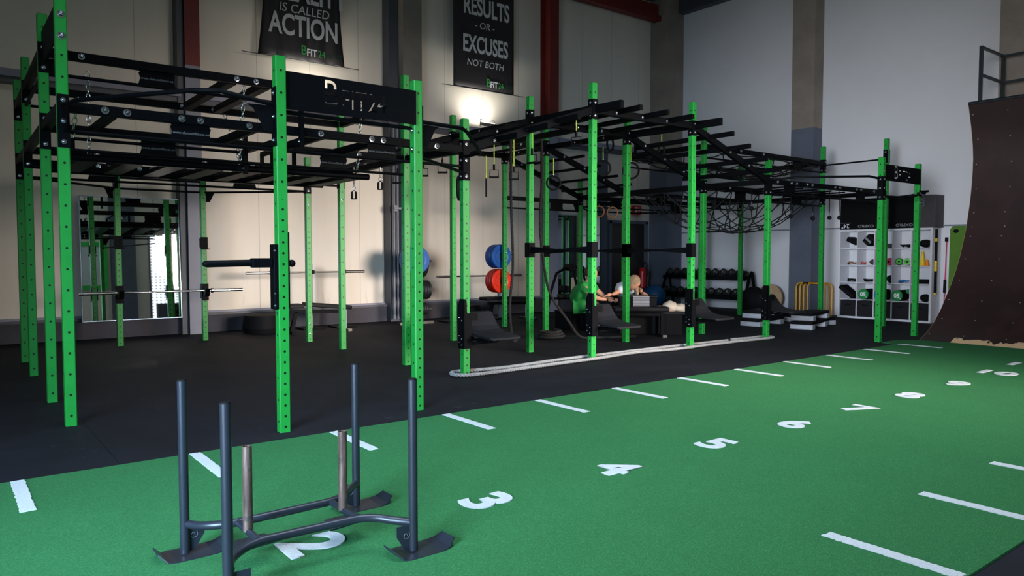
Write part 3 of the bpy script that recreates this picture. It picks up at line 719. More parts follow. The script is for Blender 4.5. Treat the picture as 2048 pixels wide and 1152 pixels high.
# ------------------------------------------------------------ hanging handles, rings, straps, grips, ropes
def strap(parent, top, bot, mat='lime'):
    return MB().tube([top, (Vector(top)+Vector(bot))/2+V(.004, .004, 0), bot], .008, 6).build('strap', mat, parent)
def gym_ring(c, r, top, nrm, label, mat='blackr', smat='lime', group=None):
    t = root('gymnastic_ring', label, 'gym ring', top, group)
    strap(t, top, (c[0], c[1], c[2]+r), smat)
    MB().sph((c[0], c[1], c[2]+r+.02), .016, 8, 6).build('buckle', 'bolt', t)
    MB().ring(c, r, .0165, nrm).build('ring', mat, t); return t
VN = (cos(YAW), sin(YAW), 0); TN = (cos(YAW+1.0), sin(YAW+1.0), 0)
gym_ring((8.65, 8.6, 3.13-.0), .115, (8.45, 8.75, 3.34), TN, 'black gymnastic ring on a lime strap, left of the three high ones')
gym_ring((8.97, 8.35, 3.06), .12, (8.97, 8.35, 3.42), (cos(YAW+1.35), sin(YAW+1.35), 0), 'black gymnastic ring seen edge-on, middle of the three high ones')
gym_ring((9.3, 8.09, 3.03), .12, (9.3, 8.09, 3.38), TN, 'black gymnastic ring on a lime strap, right of the three high ones')
gym_ring((8.69, 8.8, 2.76), .12, (8.69, 8.8, 3.1), VN, 'black gymnastic ring facing the camera, a full circle beside the tallest arch post')
gym_ring((9.05, 8.52, 2.72), .13, (9.05, 8.52, 3.15), VN, 'black gymnastic ring half hidden behind the arch post')
gym_ring((8.04, 9.29, 2.52), .11, (8.04, 9.29, 2.92), VN, 'low black gymnastic ring in front of the sloping rear beam')
gym_ring((10.6, 10.84, 2.21), .105, (10.6, 10.9, 2.5), VN, 'brown wooden gymnastic ring, left of the wooden pair', 'wood', 'blackr')
gym_ring((10.81, 10.67, 2.19), .105, (10.81, 10.7, 2.5), VN, 'brown wooden gymnastic ring, right of the wooden pair', 'wood', 'blackr')
def trapeze(c, top, ang, label, smat='lime', w=.13):
    t = root('hand_grip', label, 'hand grip', top); c = Vector(c); d = V(cos(ang), sin(ang), 0)
    strap(t, top, (c.x, c.y, c.z+.14), smat)
    m = MB().bb(c.x-.012, c.x+.012, c.y-.012, c.y+.012, c.z+.055, c.z+.14); m.build('webbing_tab', 'blackr', t)
    h = w/2
    MB().tube([c+d*h+V(0, 0, -.045), c+d*h+V(0, 0, .055), c-d*h+V(0, 0, .055), c-d*h+V(0, 0, -.045)], .006, 6).build('frame', 'black', t)
    MB().cyl(c+d*(h+.008)+V(0, 0, -.05), c-d*(h+.008)+V(0, 0, -.05), .015, 12).build('grip', 'blackr', t); return t
SA = YAW-PI/2
trapeze((5.73, 9.55, 2.56), (5.73, 9.55, 2.95), SA, 'black hand grip hanging just right of the second front post')
trapeze((5.96, 9.39, 2.61), (5.96, 9.39, 3.0), SA, 'black hand grip hanging under the corner diagonal bar', 'blackr')
trapeze((6.56, 8.92, 2.54), (6.56, 8.92, 3.1), SA, 'black hand grip behind the left climbing rope')
trapeze((6.79, 8.74, 2.51), (6.79, 8.74, 3.1), SA, 'black hand grip between the left climbing rope and the next post')
trapeze((6.85, 7.45, 2.87), (6.85, 7.45, 3.22), SA-.6, 'black hand grip high up, left of the tallest arch post', w=.14)
trapeze((6.37, 7.8, 2.63), (6.37, 7.8, 3.12), SA-.7, 'black hand grip overlapping the first arch post', w=.15)
trapeze((4.94, 8.89, 2.36), (4.94, 8.89, 2.8), SA, 'black hand grip just left of the second front post', 'blackr')
def cube_grip(c, top, label):
    t = root('block_grip', label, 'hand grip', top); c = Vector(c); strap(t, top, (c.x, c.y, c.z+.12), 'steel')
    MB().ring((c.x, c.y, c.z+.09), .022, .004, VN).build('snap_ring', 'chrome', t)
    d = V(cos(SA), sin(SA), 0); m = MB()
    for s_ in (-1, 1): m.cyl(c+d*.025*s_+V(0, 0, .045), c+d*.025*s_-V(0, 0, .045), .014, 10)
    m.tube([c-d*.03+V(0, 0, .045), c+V(0, 0, .065), c+d*.03+V(0, 0, .045)], .006, 6).cyl(c-d*.03-V(0, 0, .04), c+d*.03-V(0, 0, .04), .008, 8)
    m.build('grip', 'blackr', t)
cube_grip((4.24, 8.78, 2.1), (4.24, 8.78, 2.46), 'black block grip on a thin chain, left of the two under the ladder platform end')
cube_grip((4.51, 8.58, 2.22), (4.51, 8.58, 2.46), 'black block grip on a thin chain, right of the two under the ladder platform end')
t = root('pipe_grip', 'long black pipe grip on a lime strap beside the left climbing rope', 'hand grip', (6.46, 8.98, 2.75)); strap(t, (6.46, 8.98, 2.8), (6.46, 8.98, 2.45)); MB().cyl((6.46, 8.98, 2.47), (6.46, 8.98, 2.2), .014, 10).build('grip', 'blackr', t)
for i, (x, y, z, lab) in enumerate(((10.86, 7.47, 2.12, 'black ball grip on a strap, first from the left, right of the last arch post'), (11.6, 7.2, 2.0, 'black ball grip on a strap, beside the tall post near the end wall'), (11.95, 7.0, 1.97, 'black ball grip on a strap against the white wall left of the boxes'), (12.4, 6.95, 1.99, 'black ball grip on a strap in front of the left black box'), (12.55, 6.85, 1.99, 'black ball grip on a strap in front of the left black box, nearer the sign'))):
    t = root('ball_grip', lab, 'hand grip', (x, y, 2.45)); strap(t, (x, y, 2.45), (x, y, z+.1), 'blackr')
    MB().cyl((x, y, z+.03), (x, y, z+.1), .006, 8).build('eye_bolt', 'darksteel', t); MB().sph((x, y, z), .038, 14, 10).build('ball', 'blackr', t)
def twist_rope(pts, r, name, mat, label, cat, strands=3, turn=14, step=.03, org=None):
    P = [Vector(p) for p in pts]; Q = []
    for i in range(len(P)-1):   # catmull-rom
        p0, p1, p2, p3 = P[max(i-1, 0)], P[i], P[i+1], P[min(i+2, len(P)-1)]
        n = max(2, int((p2-p1).length/step))
        for k in range(n):
            t = k/n; Q.append(.5*((2*p1)+(p2-p0)*t+(2*p0-5*p1+4*p2-p3)*t*t+(3*p1-p0-3*p2+p3)*t**3))
    Q.append(P[-1]); m = MB()
    for s_ in range(strands):
        L = 0; pts2 = []; a = None
        for i, q in enumerate(Q):
            d = (Q[min(i+1, len(Q)-1)]-Q[max(i-1, 0)]).normalized()
            if a is None: a, _ = m.frame(d)
            a = (a-d*a.dot(d)).normalized(); b_ = d.cross(a)
            if i: L += (q-Q[i-1]).length
            an = L*2*PI*turn/1.0/3+2*PI*s_/strands
            pts2.append(q+(a*cos(an)+b_*sin(an))*r*.5)
        m.tube(pts2, r*.56, 5)
    return tag(m.build(name, mat), label, cat)
twist_rope([(6.9, 8.95, 3.1), (6.9, 8.95, 2.2), (6.92, 8.93, 1.2), (6.9, 8.98, .55), (6.93, 8.95, .06), (7.05, 9.0, .03)], .022, 'climbing_rope', 'brope', 'black climbing rope hanging straight down, left one', 'rope', turn=24, step=.016)
cr = [(7.12, 8.5, 3.05), (7.15, 8.52, 2.5), (7.2, 8.62, 1.9), (7.33, 8.72, 1.35), (7.55, 8.8, .75), (7.85, 8.7, .3), (8.05, 8.65, .05), (8.25, 8.5, .03), (8.6, 8.35, .03), (8.9, 8.25, .03)]
twist_rope(cr, .022, 'climbing_rope', 'brope', 'black climbing rope slanting down to the coil on the floor, right one', 'rope', turn=24, step=.016)
co = [(7.7+.22*cos(a*.55)*(1-.01*a), 8.95+.24*sin(a*.55)*(1-.01*a), .03+.0032*a) for a in range(0, 36)]
twist_rope(co, .022, 'coiled_rope', 'brope', 'loose coil of black rope lying on the rubber floor', 'rope', turn=24, step=.016)
t = tag(MB().ring((4.83, 7.25, 2.12), .13, .02, (.7, -.6, 0), 28, 8).ring((4.83, 7.25, 2.12), .085, .012, (.7, -.6, 0), 24, 6).build('pulley_wheel', 'blackr'), 'black spoked wheel hung on the corner post beside the diagonal bar', 'wheel')
m = MB()
for a in range(3): m.tube([(4.83+.12*cos(a*PI/3)*.6, 7.25+.12*cos(a*PI/3)*.7, 2.12+.12*sin(a*PI/3)), (4.83-.12*cos(a*PI/3)*.6, 7.25-.12*cos(a*PI/3)*.7, 2.12-.12*sin(a*PI/3))], .008, 6)
WO[t.name] = Vector(t.location); m.build('spokes', 'blackr', t)

# battle rope on the floor, doubled around two posts
f = [(6.6, 6.83), ]
br = [(9.6, 6.99, .03), (8.6, 7.02, .03), (7.4, 6.99, .035), (6.3, 6.98, .035), (5.3, 6.88, .035), (4.85, 6.93, .035), (4.6, 6.98, .035), (4.48, 6.9, .035), (4.47, 6.78, .035), (4.56, 6.70, .035), (4.75, 6.68, .035), (5.3, 6.70, .035), (6.0, 6.74, .035), (6.6, 6.77, .035), (7.4, 6.86, .035), (8.1, 6.77, .035), (8.8, 6.79, .035), (9.6, 6.80, .035), (10.3, 6.76, .035), (10.52, 6.80, .035), (10.55, 6.92, .035), (10.42, 6.97, .035), (10.1, 6.95, .035), (9.6, 6.93, .05)]
twist_rope(br, .021, 'battle_rope', 'rope', 'white battle rope doubled along the floor in front of the rig posts', 'rope', turn=28, step=.013)

# ------------------------------------------------------------ jump boards on the front posts
def step_board(px, py, label):
    t = root('step_up_board', label, 'step board', (px, py, 0), 'jump boards on the front posts')
    x0 = px-.052
    m = MB().prism([(x0-.004, py-.06, .31), (x0-.004, py+.055, .31), (x0-.004, py+.055, .78), (x0-.004, py+.02, .86), (x0-.004, py-.06, .86)], (.012, 0, 0))
    m.prism([(x0-.004, py-.06, .31), (px+.05, py-.06, .31), (px+.05, py-.06, .62), (px+.004, py-.06, .66), (px-.012, py-.06, .70), (px-.016, py-.06, .84), (px-.03, py-.06, .86), (x0-.004, py-.06, .86)], (0, .012, 0)); m.bb(px+.042, px+.052, py-.052, py+.05, .31, .66)
    o = m.build('mounting_plate', 'black', t)
    for z in (.35, .42, .62): bolt(o, (x0-.004, py-.02, z), (-1, 0, 0), .011); bolt(o, (x0-.004, py+.03, z+.03), (-1, 0, 0), .009)
    # curved board: cross-section in (y,z), swept along x
    sec = [(py+.20, .70), (py+.17, .69), (py+.06, .545), (py+.0, .50), (py-.08, .475), (py-.22, .463), (py-.38, .453), (py-.41, .446)]
    xa, xb = px+.062, px+.50; n = len(sec); vs = []
    for i, (y, z) in enumerate(sec):
        ins = .035 if i in (0, n-1) else (.01 if i in (1, n-2) else 0)
        vs += [(xa+ins, y, z), (xb-ins, y, z), (xb-ins, y, z-.028), (xa+ins, y, z-.028)]
    fs = []
    for i in range(n-1):
        for k in range(4): fs.append((i*4+k, i*4+(k+1) % 4, (i+1)*4+(k+1) % 4, (i+1)*4+k))
    fs += [(0, 1, 2, 3), (4*n-4, 4*n-1, 4*n-2, 4*n-3)]
    bd = MB().add(vs, fs, False).build('board', 'boardtop', t, bevel=.008)
    # support frame
    m = MB()
    for x in (px+.10, px+.42): m.tube([(x, py+.15, .64), (x, py+.02, .43), (x, py-.1, .40), (x, py-.30, .435)], .014, 8)
    m.tube([(px+.05, py, .36), (px+.42, py-.02, .36), (px+.42, py-.1, .40)], .016, 8); m.tube([(px+.05, py-.02, .40), (px+.42, py-.05, .415)], .014, 8)
    m.build('support_frame', 'black', t)
    MB().bb(px-.04, px+.14, py-.05, py-.042, .62, .70).build('brace_plate', 'black', t)
    return t
s0 = step_board(CC[0], CC[1], 'black angled step-up board nearest the camera, above the rope loop')
copy_tree(s0, (G[0], G[1], 0), 0, 'black angled step-up board on the tallest arch post, second from the left')
copy_tree(s0, (I[0], I[1], 0), 0, 'black angled step-up board third from the left, before the dumbbell rack')
copy_tree(s0, (K[0], K[1], 0), 0, 'black angled step-up board farthest right, in front of the aerobic steps')

# ------------------------------------------------------------ dip bars between posts at 1.4 m
def dip(p, q, z, label):
    p = Vector((p[0], p[1], z)); q = Vector((q[0], q[1], z)); d = (q-p).normalized(); s_ = V(-d.y, d.x, 0)
    t = root('dip_bar', label, 'dip bar', p)
    MB().cyl(p+d*.05, q-d*.05, .017, 12).build('bar', 'black', t)
    for a, dd in ((p, d), (q, -d)):
        m = MB(); pts = []
        for k, (l, hh) in enumerate(((.045, .045), (.42, .022))): pts.append((a+dd*l, hh))
        vs = []
        for c, hh in pts: vs += [c+s_*.035+V(0, 0, hh), c-s_*.035+V(0, 0, hh), c-s_*.035-V(0, 0, hh), c+s_*.035-V(0, 0, hh)]
        m.add(vs, [(0, 1, 2, 3), (7, 6, 5, 4), (0, 4, 5, 1), (1, 5, 6, 2), (2, 6, 7, 3), (3, 7, 4, 0)])
        m.build('tapered_arm', 'black', t)
        MB().bb(a.x-.05, a.x+.05, a.y-.05, a.y+.05, z-.1, z+.1).build('sleeve', 'black', t)
    return t
dip(E, (G[0], G[1]), 1.41, 'black dip bar between the first and second arch posts')
dip(H, (I[0], I[1]), 1.41, 'black dip bar with tapered ends, right of the two')
dip(E2, (H[0], H[1]), 1.405, 'thin black bar at head height behind the tallest arch post')
# black padded arm on the nearest sign post
t = root('spotter_arm', 'black round-ended spotter arm jutting left from the nearest sign post', 'spotter arm', (2.02, 5.53, 1.29))
m = MB().bb(1.995, 2.028, 5.485, 5.575, .94, 1.43); o = m.build('mounting_plate', 'black', t, bevel=.006)
MB().bb(2.112, 2.122, 5.50, 5.58, .94, 1.52).build('back_plate', 'black', t)
MB().bb(1.84, 1.995, 5.5, 5.56, 1.255, 1.325).build('socket', 'black', t, bevel=.008)
m = MB().tube([(1.495, 5.53, 1.285), (1.50, 5.53, 1.285), (1.51, 5.53, 1.285), (1.53, 5.53, 1.285), (1.86, 5.53, 1.29)], [.004, .015, .021, .025, .025], 16); m.build('arm', 'black', t)
MB().sph((2.15, 5.53, 1.285), .028).build('end_knob', 'black', t)
for z in (.97, 1.06, 1.38): bolt(o, (2.0, 5.485, z), (0, -1, 0), .008)

# ------------------------------------------------------------ barbells and hooks
def barbell(c, label, mat='steel', L=2.2):
    x, y, z = c; t = root('barbell', label, 'barbell', c)
    MB().cyl((x-.66, y, z), (x+.66, y, z), .0145, 12).build('shaft', mat, t)
    for s_ in (-1, 1):
        MB().cyl((x+s_*.66, y, z), (x+s_*.69, y, z), .037, 16).cyl((x+s_*.69, y, z), (x+s_*L/2, y, z), .025, 16).build('sleeve', mat, t)
    return t
barbell((2.72, 12.04, .79), 'steel barbell racked in front of the mirror', 'chrome', 2.28)
def jcup(x, y, z, label, side=-1, mat='blackr', s=1):
    t = root('bar_hook', label, 'bar hook', (x, y, z))
    m = MB().bb(x-.052, x+.052, y-.055, y-.042, z-.16, z+.10).bb(x-.052, x-.042, y-.05, y+.04, z-.13, z+.1).bb(x+.042, x+.052, y-.05, y+.04, z-.13, z+.1)
    m.build('sleeve', 'black', t)
    MB().prism([(x-.035, y-.055, z-.02), (x-.035, y-.055, z-.09), (x-.035, y-.16, z-.09), (x-.035, y-.22, z+.03), (x-.035, y-.195, z+.03), (x-.035, y-.17, z-.02)], (.07, 0, 0)).build('hook', 'black', t)
    MB().bb(x-.034, x+.034, y-.165, y-.06, z-.02, z-.015).build('wear_strip', 'lilac', t); return t
jcup(W1[0], W1[1]-.0, .79, 'black bar hook holding the racked barbell, left post by the mirror')
jcup(W2[0], W2[1]-.0, .79, 'black bar hook holding the racked barbell, right of the mirror')
for p, lab in ((W1, 'black clamp box above the racked barbell, left post by the mirror'), (W2, 'black clamp box above the racked barbell, post right of the mirror')):
    x, y = p; t = root('post_clamp', lab, 'clamp', (x, y, 1.5))
    MB().bb(x-.052, x+.052, y-.06, y-.041, 1.44, 1.62).bb(x-.052, x-.041, y-.05, y+.03, 1.46, 1.6).bb(x+.041, x+.052, y-.05, y+.03, 1.46, 1.6).build('housing', 'blackr', t)
    MB().bb(x-.06, x+.07, y-.1, y-.041, 1.425, 1.44).build('ledge', 'blackr', t)
barbell((5.25, 12.75, 1.03), 'steel barbell held over the weight bench by the long wall')
barbell((8.78, 12.4, .91), 'dark barbell behind the red plates', 'steel', 2.1)
def stand(x, y, z, label):
    t = root('squat_stand', label, 'squat stand', (x, y, 0))
    MB().bb(x-.03, x+.03, y+.03, y+.09, .03, z+.14).build('upright', 'pipe', t)
    MB().bb(x-.2, x+.2, y-.1, y+.25, 0, .03).build('base', 'black', t)
    MB().bb(x-.03, x+.03, y-.05, y+.03, z-.03, z-.016).bb(x-.03, x+.03, y-.06, y-.045, z-.03, z+.04).build('hook', 'black', t); return t
sd = stand(5.32, 12.75, 1.03, 'grey upright holding the left side of the wall barbell'); copy_tree(sd, (5.93, 12.75, 0), 0, 'grey upright holding the right side of the wall barbell')
sd = stand(8.12, 12.4, .91, 'grey upright holding the left side of the dark barbell'); copy_tree(sd, (9.30, 12.4, 0), 0, 'grey upright holding the right side of the dark barbell')

# ------------------------------------------------------------ plates
def plate(c, axis, r, w, mat, label, group):
    t = root('weight_plate', label, 'weight plate', c, group); ax = Vector(axis).normalized()
    MB().lathe([(.026, 0), (.06, 0), (.065, .004), (r*.62, .006), (r*.68, .0), (r*.96, .0), (r, .008), (r, w-.008), (r*.96, w), (.026, w), (.026, 0)], c, axis, 40).build('disc', mat, t)
    MB().lathe([(.0255, -.002), (.05, -.002), (.05, .006)], c, axis, 24).build('hub', 'steel', t); return t
def storage_peg(x, y, z, label, L=.42):
    t = root('plate_peg', label, 'plate peg', (x, y, z))
    MB().cyl((x, y+.045, z), (x, y+L, z), .023, 14).build('pin', 'steel', t); o = MB().bb(x-.045, x+.045, y+.041, y+.05, z-.08, z+.08).build('base_plate', 'black', t)
    return t
dx = D[0]
storage_peg(dx, D[1], 1.31, 'peg holding the blue plates on the post'); storage_peg(dx, D[1], .85, 'peg holding the red plates on the post')
for k, lab in enumerate(('front blue weight plate on the upper peg, face showing', 'second blue weight plate on the upper peg', 'third blue weight plate on the upper peg, rearmost')):
    plate((dx, D[1]+.08+k*.085, 1.31), (0, 1, 0), .225, .07, 'blue', lab, 'blue plates on the upper peg')
for k, lab in enumerate(('front red weight plate on the lower peg, face showing', 'second red weight plate on the lower peg', 'third red weight plate on the lower peg, rearmost')):
    plate((dx, D[1]+.08+k*.085, .85), (0, 1, 0), .225, .07, 'redp', lab, 'red plates on the lower peg')
for z in (1.38, 1.24, .93, .79): bolt(RM, (dx, D[1]-.041, z), (0, -1, 0), .016)
tr = root('plate_tree', 'weight plate tree standing by the wide grey column', 'plate tree', (7.17, 12.5, 0))
MB().bb(7.13, 7.21, 12.46, 12.54, 0, 1.35).build('upright', 'black', tr)
MB().bb(6.95, 7.7, 12.46, 12.54, 0, .05).bb(7.13, 7.21, 12.15, 12.85, 0, .05).build('foot', 'steel', tr)
for z in (1.22, .62, .28): MB().cyl((7.21, 12.5, z), (7.66, 12.5, z), .023, 12).build('peg', 'steel', tr)
MB().cyl((7.17, 12.46, 1.24), (7.17, 12.12, 1.24), .023, 12).build('peg', 'steel', tr)
for k, lab in enumerate(('front blue plate on the tree by the grey column', 'middle blue plate on the tree by the grey column', 'rear blue plate on the tree by the grey column')):
    plate((7.17, 12.17+k*.09, 1.24), (0, 1, 0), .26, .075, 'blue', lab, 'blue plates on the tree')
plate((7.38, 12.5, 1.15), (1, 0, 0), .25, .09, 'blackp', 'big black plate on the upper peg of the tree', None)
for k in range(4): plate((7.36+k*.055, 12.5, .66), (1, 0, 0), .185, .05, 'blackp', 'one of the black plates on the middle peg of the tree', 'black plates on the middle peg of the tree')
for k in range(4): plate((7.36+k*.045, 12.5, .29), (1, 0, 0), .12, .04, 'blackp', 'one of the small black plates on the lowest peg of the tree', 'small black plates on the lowest peg of the tree')

# ------------------------------------------------------------ benches
def bench(c, ang, L, label, incl=.10):
    t = root('weight_bench', label, 'weight bench', (c[0], c[1], 0)); R = Matrix.Rotation(ang, 3, 'Z'); C0 = V(c[0], c[1], 0)
    def T(*p): return C0+R @ V(*p)
    def bx(m, cc, dd, ry=0): return m.box(T(*cc), dd, R @ Matrix.Rotation(ry, 3, 'Y'))
    bx(MB(), (.16, 0, .45), (L*.66, .28, .07), incl).build('back_pad', 'vinyl', t, bevel=.015)
    bx(MB(), (-L*.37, 0, .47), (L*.25, .28, .07), 0).build('seat_pad', 'vinyl', t, bevel=.015)
    bx(MB(), (0, 0, .36), (L*.8, .06, .06), incl*.5).build('spine', 'black', t)
    bx(MB(), (L*.38, 0, .19), (.06, .09, .36)).build('rear_leg', 'gpale' if incl > .05 else 'black', t)
    bx(MB(), (-L*.36, 0, .19), (.06, .06, .36), .25).build('front_leg', 'black', t)
    bx(MB(), (L*.38, 0, .02), (.07, .5, .04)).build('rear_foot', 'steel', t); bx(MB(), (-L*.42, 0, .02), (.07, .4, .04)).build('front_foot', 'black', t)
    return t
bench((5.25, 12.3), 0, 1.25, 'black adjustable weight bench under the wall barbell')
tag(MB().lathe([(.001, 0), (.3, 0), (.33, .08), (.3, .3), (.001, .34)], (4.45, 12.85, 0), (0, 0, 1), 24).build('rubber_tub', 'blackr'), 'low black rubber tub against the long wall left of the bench', 'tub')
bench((9.2, 12.0), .05, 1.35, 'black weight bench below the red plates', .06)
bb_ = bench((9.08, 8.52), -.66, 1.35, 'long flat black bench in the middle, in front of the person in white', 0)
lb = root('plyo_box', 'black box behind the long flat bench with the striped towel over it', 'plyo box', (9.42, 8.70, 0))
MB().box((9.42, 8.70, .31), (.62, .26, .62), Matrix.Rotation(-.66, 3, 'Z')).build('box_body', 'boxblk', lb, bevel=.012); MB().box((9.42, 8.70, .635), (.64, .28, .03), Matrix.Rotation(-.66, 3, 'Z')).build('top_pad', 'vinyl', lb, bevel=.01)
tag(MB().lathe([(.001, .28), (.2, .28), (.24, .2), (.24, .08), (.2, 0), (.001, 0)], (8.75, 12.75, .02), (0, 0, 1), 24).build('medicine_ball', 'blackr'), 'flattened black slam ball on the floor by the long wall', 'ball')
m = MB(); cc_ = V(9.44, 8.685, 0); d_ = V(.81, -.58, 0); n_ = V(.58, .81, 0)
sec = [(-.165, .43), (-.16, .58), (-.152, .648), (0, .656), (.15, .648), (.155, .60), (.16, .5)]
vs = []
for a, z in sec: vs += [cc_-d_*.13+n_*a+V(0, 0, z), cc_+d_*.15+n_*a+V(0, 0, z)]
m.add(vs, [(2*i, 2*i+1, 2*i+3, 2*i+2) for i in range(len(sec)-1)])
o = m.build('striped_towel', 'towel'); q = o.modifiers.new('s', 'SOLIDIFY'); q.thickness = .008
tag(o, 'grey striped towel draped over the black box by the person in white', 'towel')
t = root('water_bottle', 'clear water bottle lying near the beige bundle', 'bottle', (9.68, 8.52, .41))
tag(t)
MB().cyl((9.62, 8.50, .46), (9.58, 8.54, .60), .03, 12).build('bottle_body', 'bottle', t); MB().cyl((9.625, 8.495, .445), (9.62, 8.5, .46), .015, 10).build('bottle_cap', 'ball', t)
st = root('low_stool', 'low black box stool under the beige bundle', 'stool', (9.80, 8.34, 0))
MB().box((9.80, 8.34, .365), (.5, .36, .05), Matrix.Rotation(-.62, 3, 'Z')).build('top', 'vinyl', st, bevel=.01)
MB().box((9.80, 8.34, .17), (.4, .28, .34), Matrix.Rotation(-.62, 3, 'Z')).build('base', 'black', st)
m = MB(); rnd = random.Random(4)
for (x, y, z, r, sx, sy, sz) in ((9.70, 8.42, .43, .10, 1.3, 1, .5), (9.82, 8.32, .46, .13, 1.1, 1, .75), (9.97, 8.22, .44, .11, 1.3, 1, .65), (9.80, 8.32, .42, .09, 1.6, 1.2, .4)): m.sph((x, y, z), r, 14, 9, (sx, sy, sz))
o = m.build('towel_bundle', 'beige'); tx = bpy.data.textures.new('lump', 'CLOUDS'); tx.noise_scale = .08
q = o.modifiers.new('d', 'DISPLACE'); q.texture = tx; q.strength = .05; tag(o, 'crumpled beige towel bundle on a low black stool', 'towel')

# ------------------------------------------------------------ sled
sx0, sx1, sy0, sy1 = .845, 1.70, 2.87, 3.53
SD = root('push_sled', 'dark blue-grey steel push sled on the turf with four tall uprights', 'sled', (1.27, 3.2, 0.012))
UP = [(.846, 3.487, .80), (.846, 2.86, .80), (1.735, 3.60, .78), (1.672, 2.892, .80)]
for x, y, h in UP:
    o = MB().cyl((x, y, .02), (x, y, h-.006), .0205, 24).build('upright', 'sled', SD)
    MB().lathe([(.0205, 0), (.018, .006), (.001, .007)], (x, y, h-.006), (0, 0, 1), 24).build('end_cap', 'blackr', o)
def arcpts(a, b, c, n=7):
    return [Vector(a)*(1-t)**2+Vector(b)*2*t*(1-t)+Vector(c)*t*t for t in [k/n for k in range(n+1)]]
zr = .165
near = [Vector((.858, 2.88, .145))]+arcpts((.87, 2.93, .15), (.93, 3.03, zr), (1.05, 3.05, zr))+arcpts((1.44, 3.04, zr), (1.54, 3.03, zr), (1.59, 2.96, .155))+[Vector((1.665, 2.90, .145))]
far = [Vector((.855, 3.48, .15))]+arcpts((.88, 3.44, .15), (.93, 3.33, zr), (1.05, 3.32, zr))+arcpts((1.45, 3.33, zr), (1.57, 3.35, zr), (1.63, 3.47, .155))+[Vector((1.73, 3.58, .145))]
MB().tube(near, .0185, 16).build('side_rail', 'sled', SD); MB().tube(far, .0185, 16).build('side_rail', 'sled', SD)
for x, y in ((1.03, 3.19), (1.47, 3.19)):
    MB().tube([(x, 3.05, zr), (x, 3.32, zr)], .016, 12).build('cross_tube', 'sled', SD)
    MB().lathe([(.021, 0), (.021, .37), (.0165, .37), (.0165, .30)], (x, y, .165), (0, 0, 1), 24).build('weight_pin', 'pin', SD)
    MB().prism([(x-.09, y-.06, .1), (x+.13, y-.03, .1), (x+.1, y+.09, .1), (x-.06, y+.08, .1)], (0, 0, .006)).build('pin_plate', 'sled', SD)
def ski(x, y, label=None, flip=1):
    # plate with turned-up ends, along x
    prof = [(-.15, .055), (-.115, .018), (-.08, .014), (.08, .014), (.12, .022), (.155, .05)]; w = [.05, .075, .085, .085, .075, .05]
    vs = []
    for (px_, pz), ww in zip(prof, w): vs += [(x+px_+.03, y-ww, pz), (x+px_+.03, y+ww, pz)]
    o = MB().add(vs, [(2*i, 2*i+1, 2*i+3, 2*i+2) for i in range(5)]).build('ski', 'sled', SD)
    q = o.modifiers.new('s', 'SOLIDIFY'); q.thickness = .006; q.offset = 1
    # gusset with spiral logo
    s_ = flip
    gp = [(0, .14), (.085, .14), (.085, .095), (.045, .03), (.02, .02), (0, .05)]
    g = MB().prism([(x+s_*a, y-.003, z) for a, z in gp], (0, .006, 0)).build('gusset', 'sled', SD)
    sp = [(x+s_*.038+cos(a)*(.006+.0018*a), y-.0045, .095+sin(a)*(.006+.0018*a)) for a in [k*.5 for k in range(15)]]
    MB().tube(sp, .0022, 5).build('emblem', 'darksteel', g)
ski(.846, 3.49, flip=1); ski(.846, 2.86, flip=1); ski(1.735, 3.60, flip=-1); ski(1.672, 2.892, flip=-1)

# ------------------------------------------------------------ mirrors, banners, lamps, pipes on the long wall
def mirror(x0, x1, z0, z1, tilt, label):
    t = root('wall_mirror', label, 'mirror', ((x0+x1)/2, 13.4, z0))
    R = Matrix.Rotation(tilt, 3, 'X'); c = ((x0+x1)/2, 13.33, (z0+z1)/2)
    MB().box(c, (x1-x0, .012, z1-z0), R).build('glass', 'mirror', t)
    MB().box((c[0], c[1]+.012, c[2]), (x1-x0+.03, .012, z1-z0+.03), R).build('backing', 'mirror_edge', t)
mirror(1.80, 3.24, .30, 2.26, -.045, 'tall wall mirror behind the racked barbell')
mirror(11.66, 13.05, .34, 2.28, -.0, 'tall wall mirror beside the dark door')
def banner(x0, x1, zb, lines, label, wav=0):
    t = root('wall_banner', label, 'banner', ((x0+x1)/2, 13.3, zb)); nx, nz = 24, 16; vs = []; zt = 7.2
    def yoff(u, v): return 13.30-wav*.05*abs(sin(u*PI*5+v*2))*(1-v)*1.0-.004
    for j in range(nz+1):
        for i in range(nx+1):
            u, v = i/nx, j/nz; pin = wav*.06*sin(PI*u*1)*0
            xx = x0+(x1-x0)*u
            if wav: xx += (.5-u)*.22*sin(min(1, v*1.6)*PI/2)
            vs.append((xx, yoff(u, v) if wav else 13.3, zb+(zt-zb)*v))
    o = MB().add(vs, [(j*(nx+1)+i, j*(nx+1)+i+1, (j+1)*(nx+1)+i+1, (j+1)*(nx+1)+i) for j in range(nz) for i in range(nx)], True).build('cloth', 'banner', t)
    q = o.modifiers.new('s', 'SOLIDIFY'); q.thickness = .003; q.offset = 0
    MB().tube([(x0-.28, 13.3, zb), (x1+.3, 13.3, zb)], .008, 6).build('hem_rod', 'darksteel', t)
    for (s_, size, mat, dx, z, off, sx_, sh) in lines:
        text('lettering', s_, size, mat, t, ((x0+x1)/2+dx, 13.285-(.05 if wav else 0), z), (1, 0, 0), (0, 0, 1), off=off, ext=.001, sx=sx_, res=4, shear=sh)
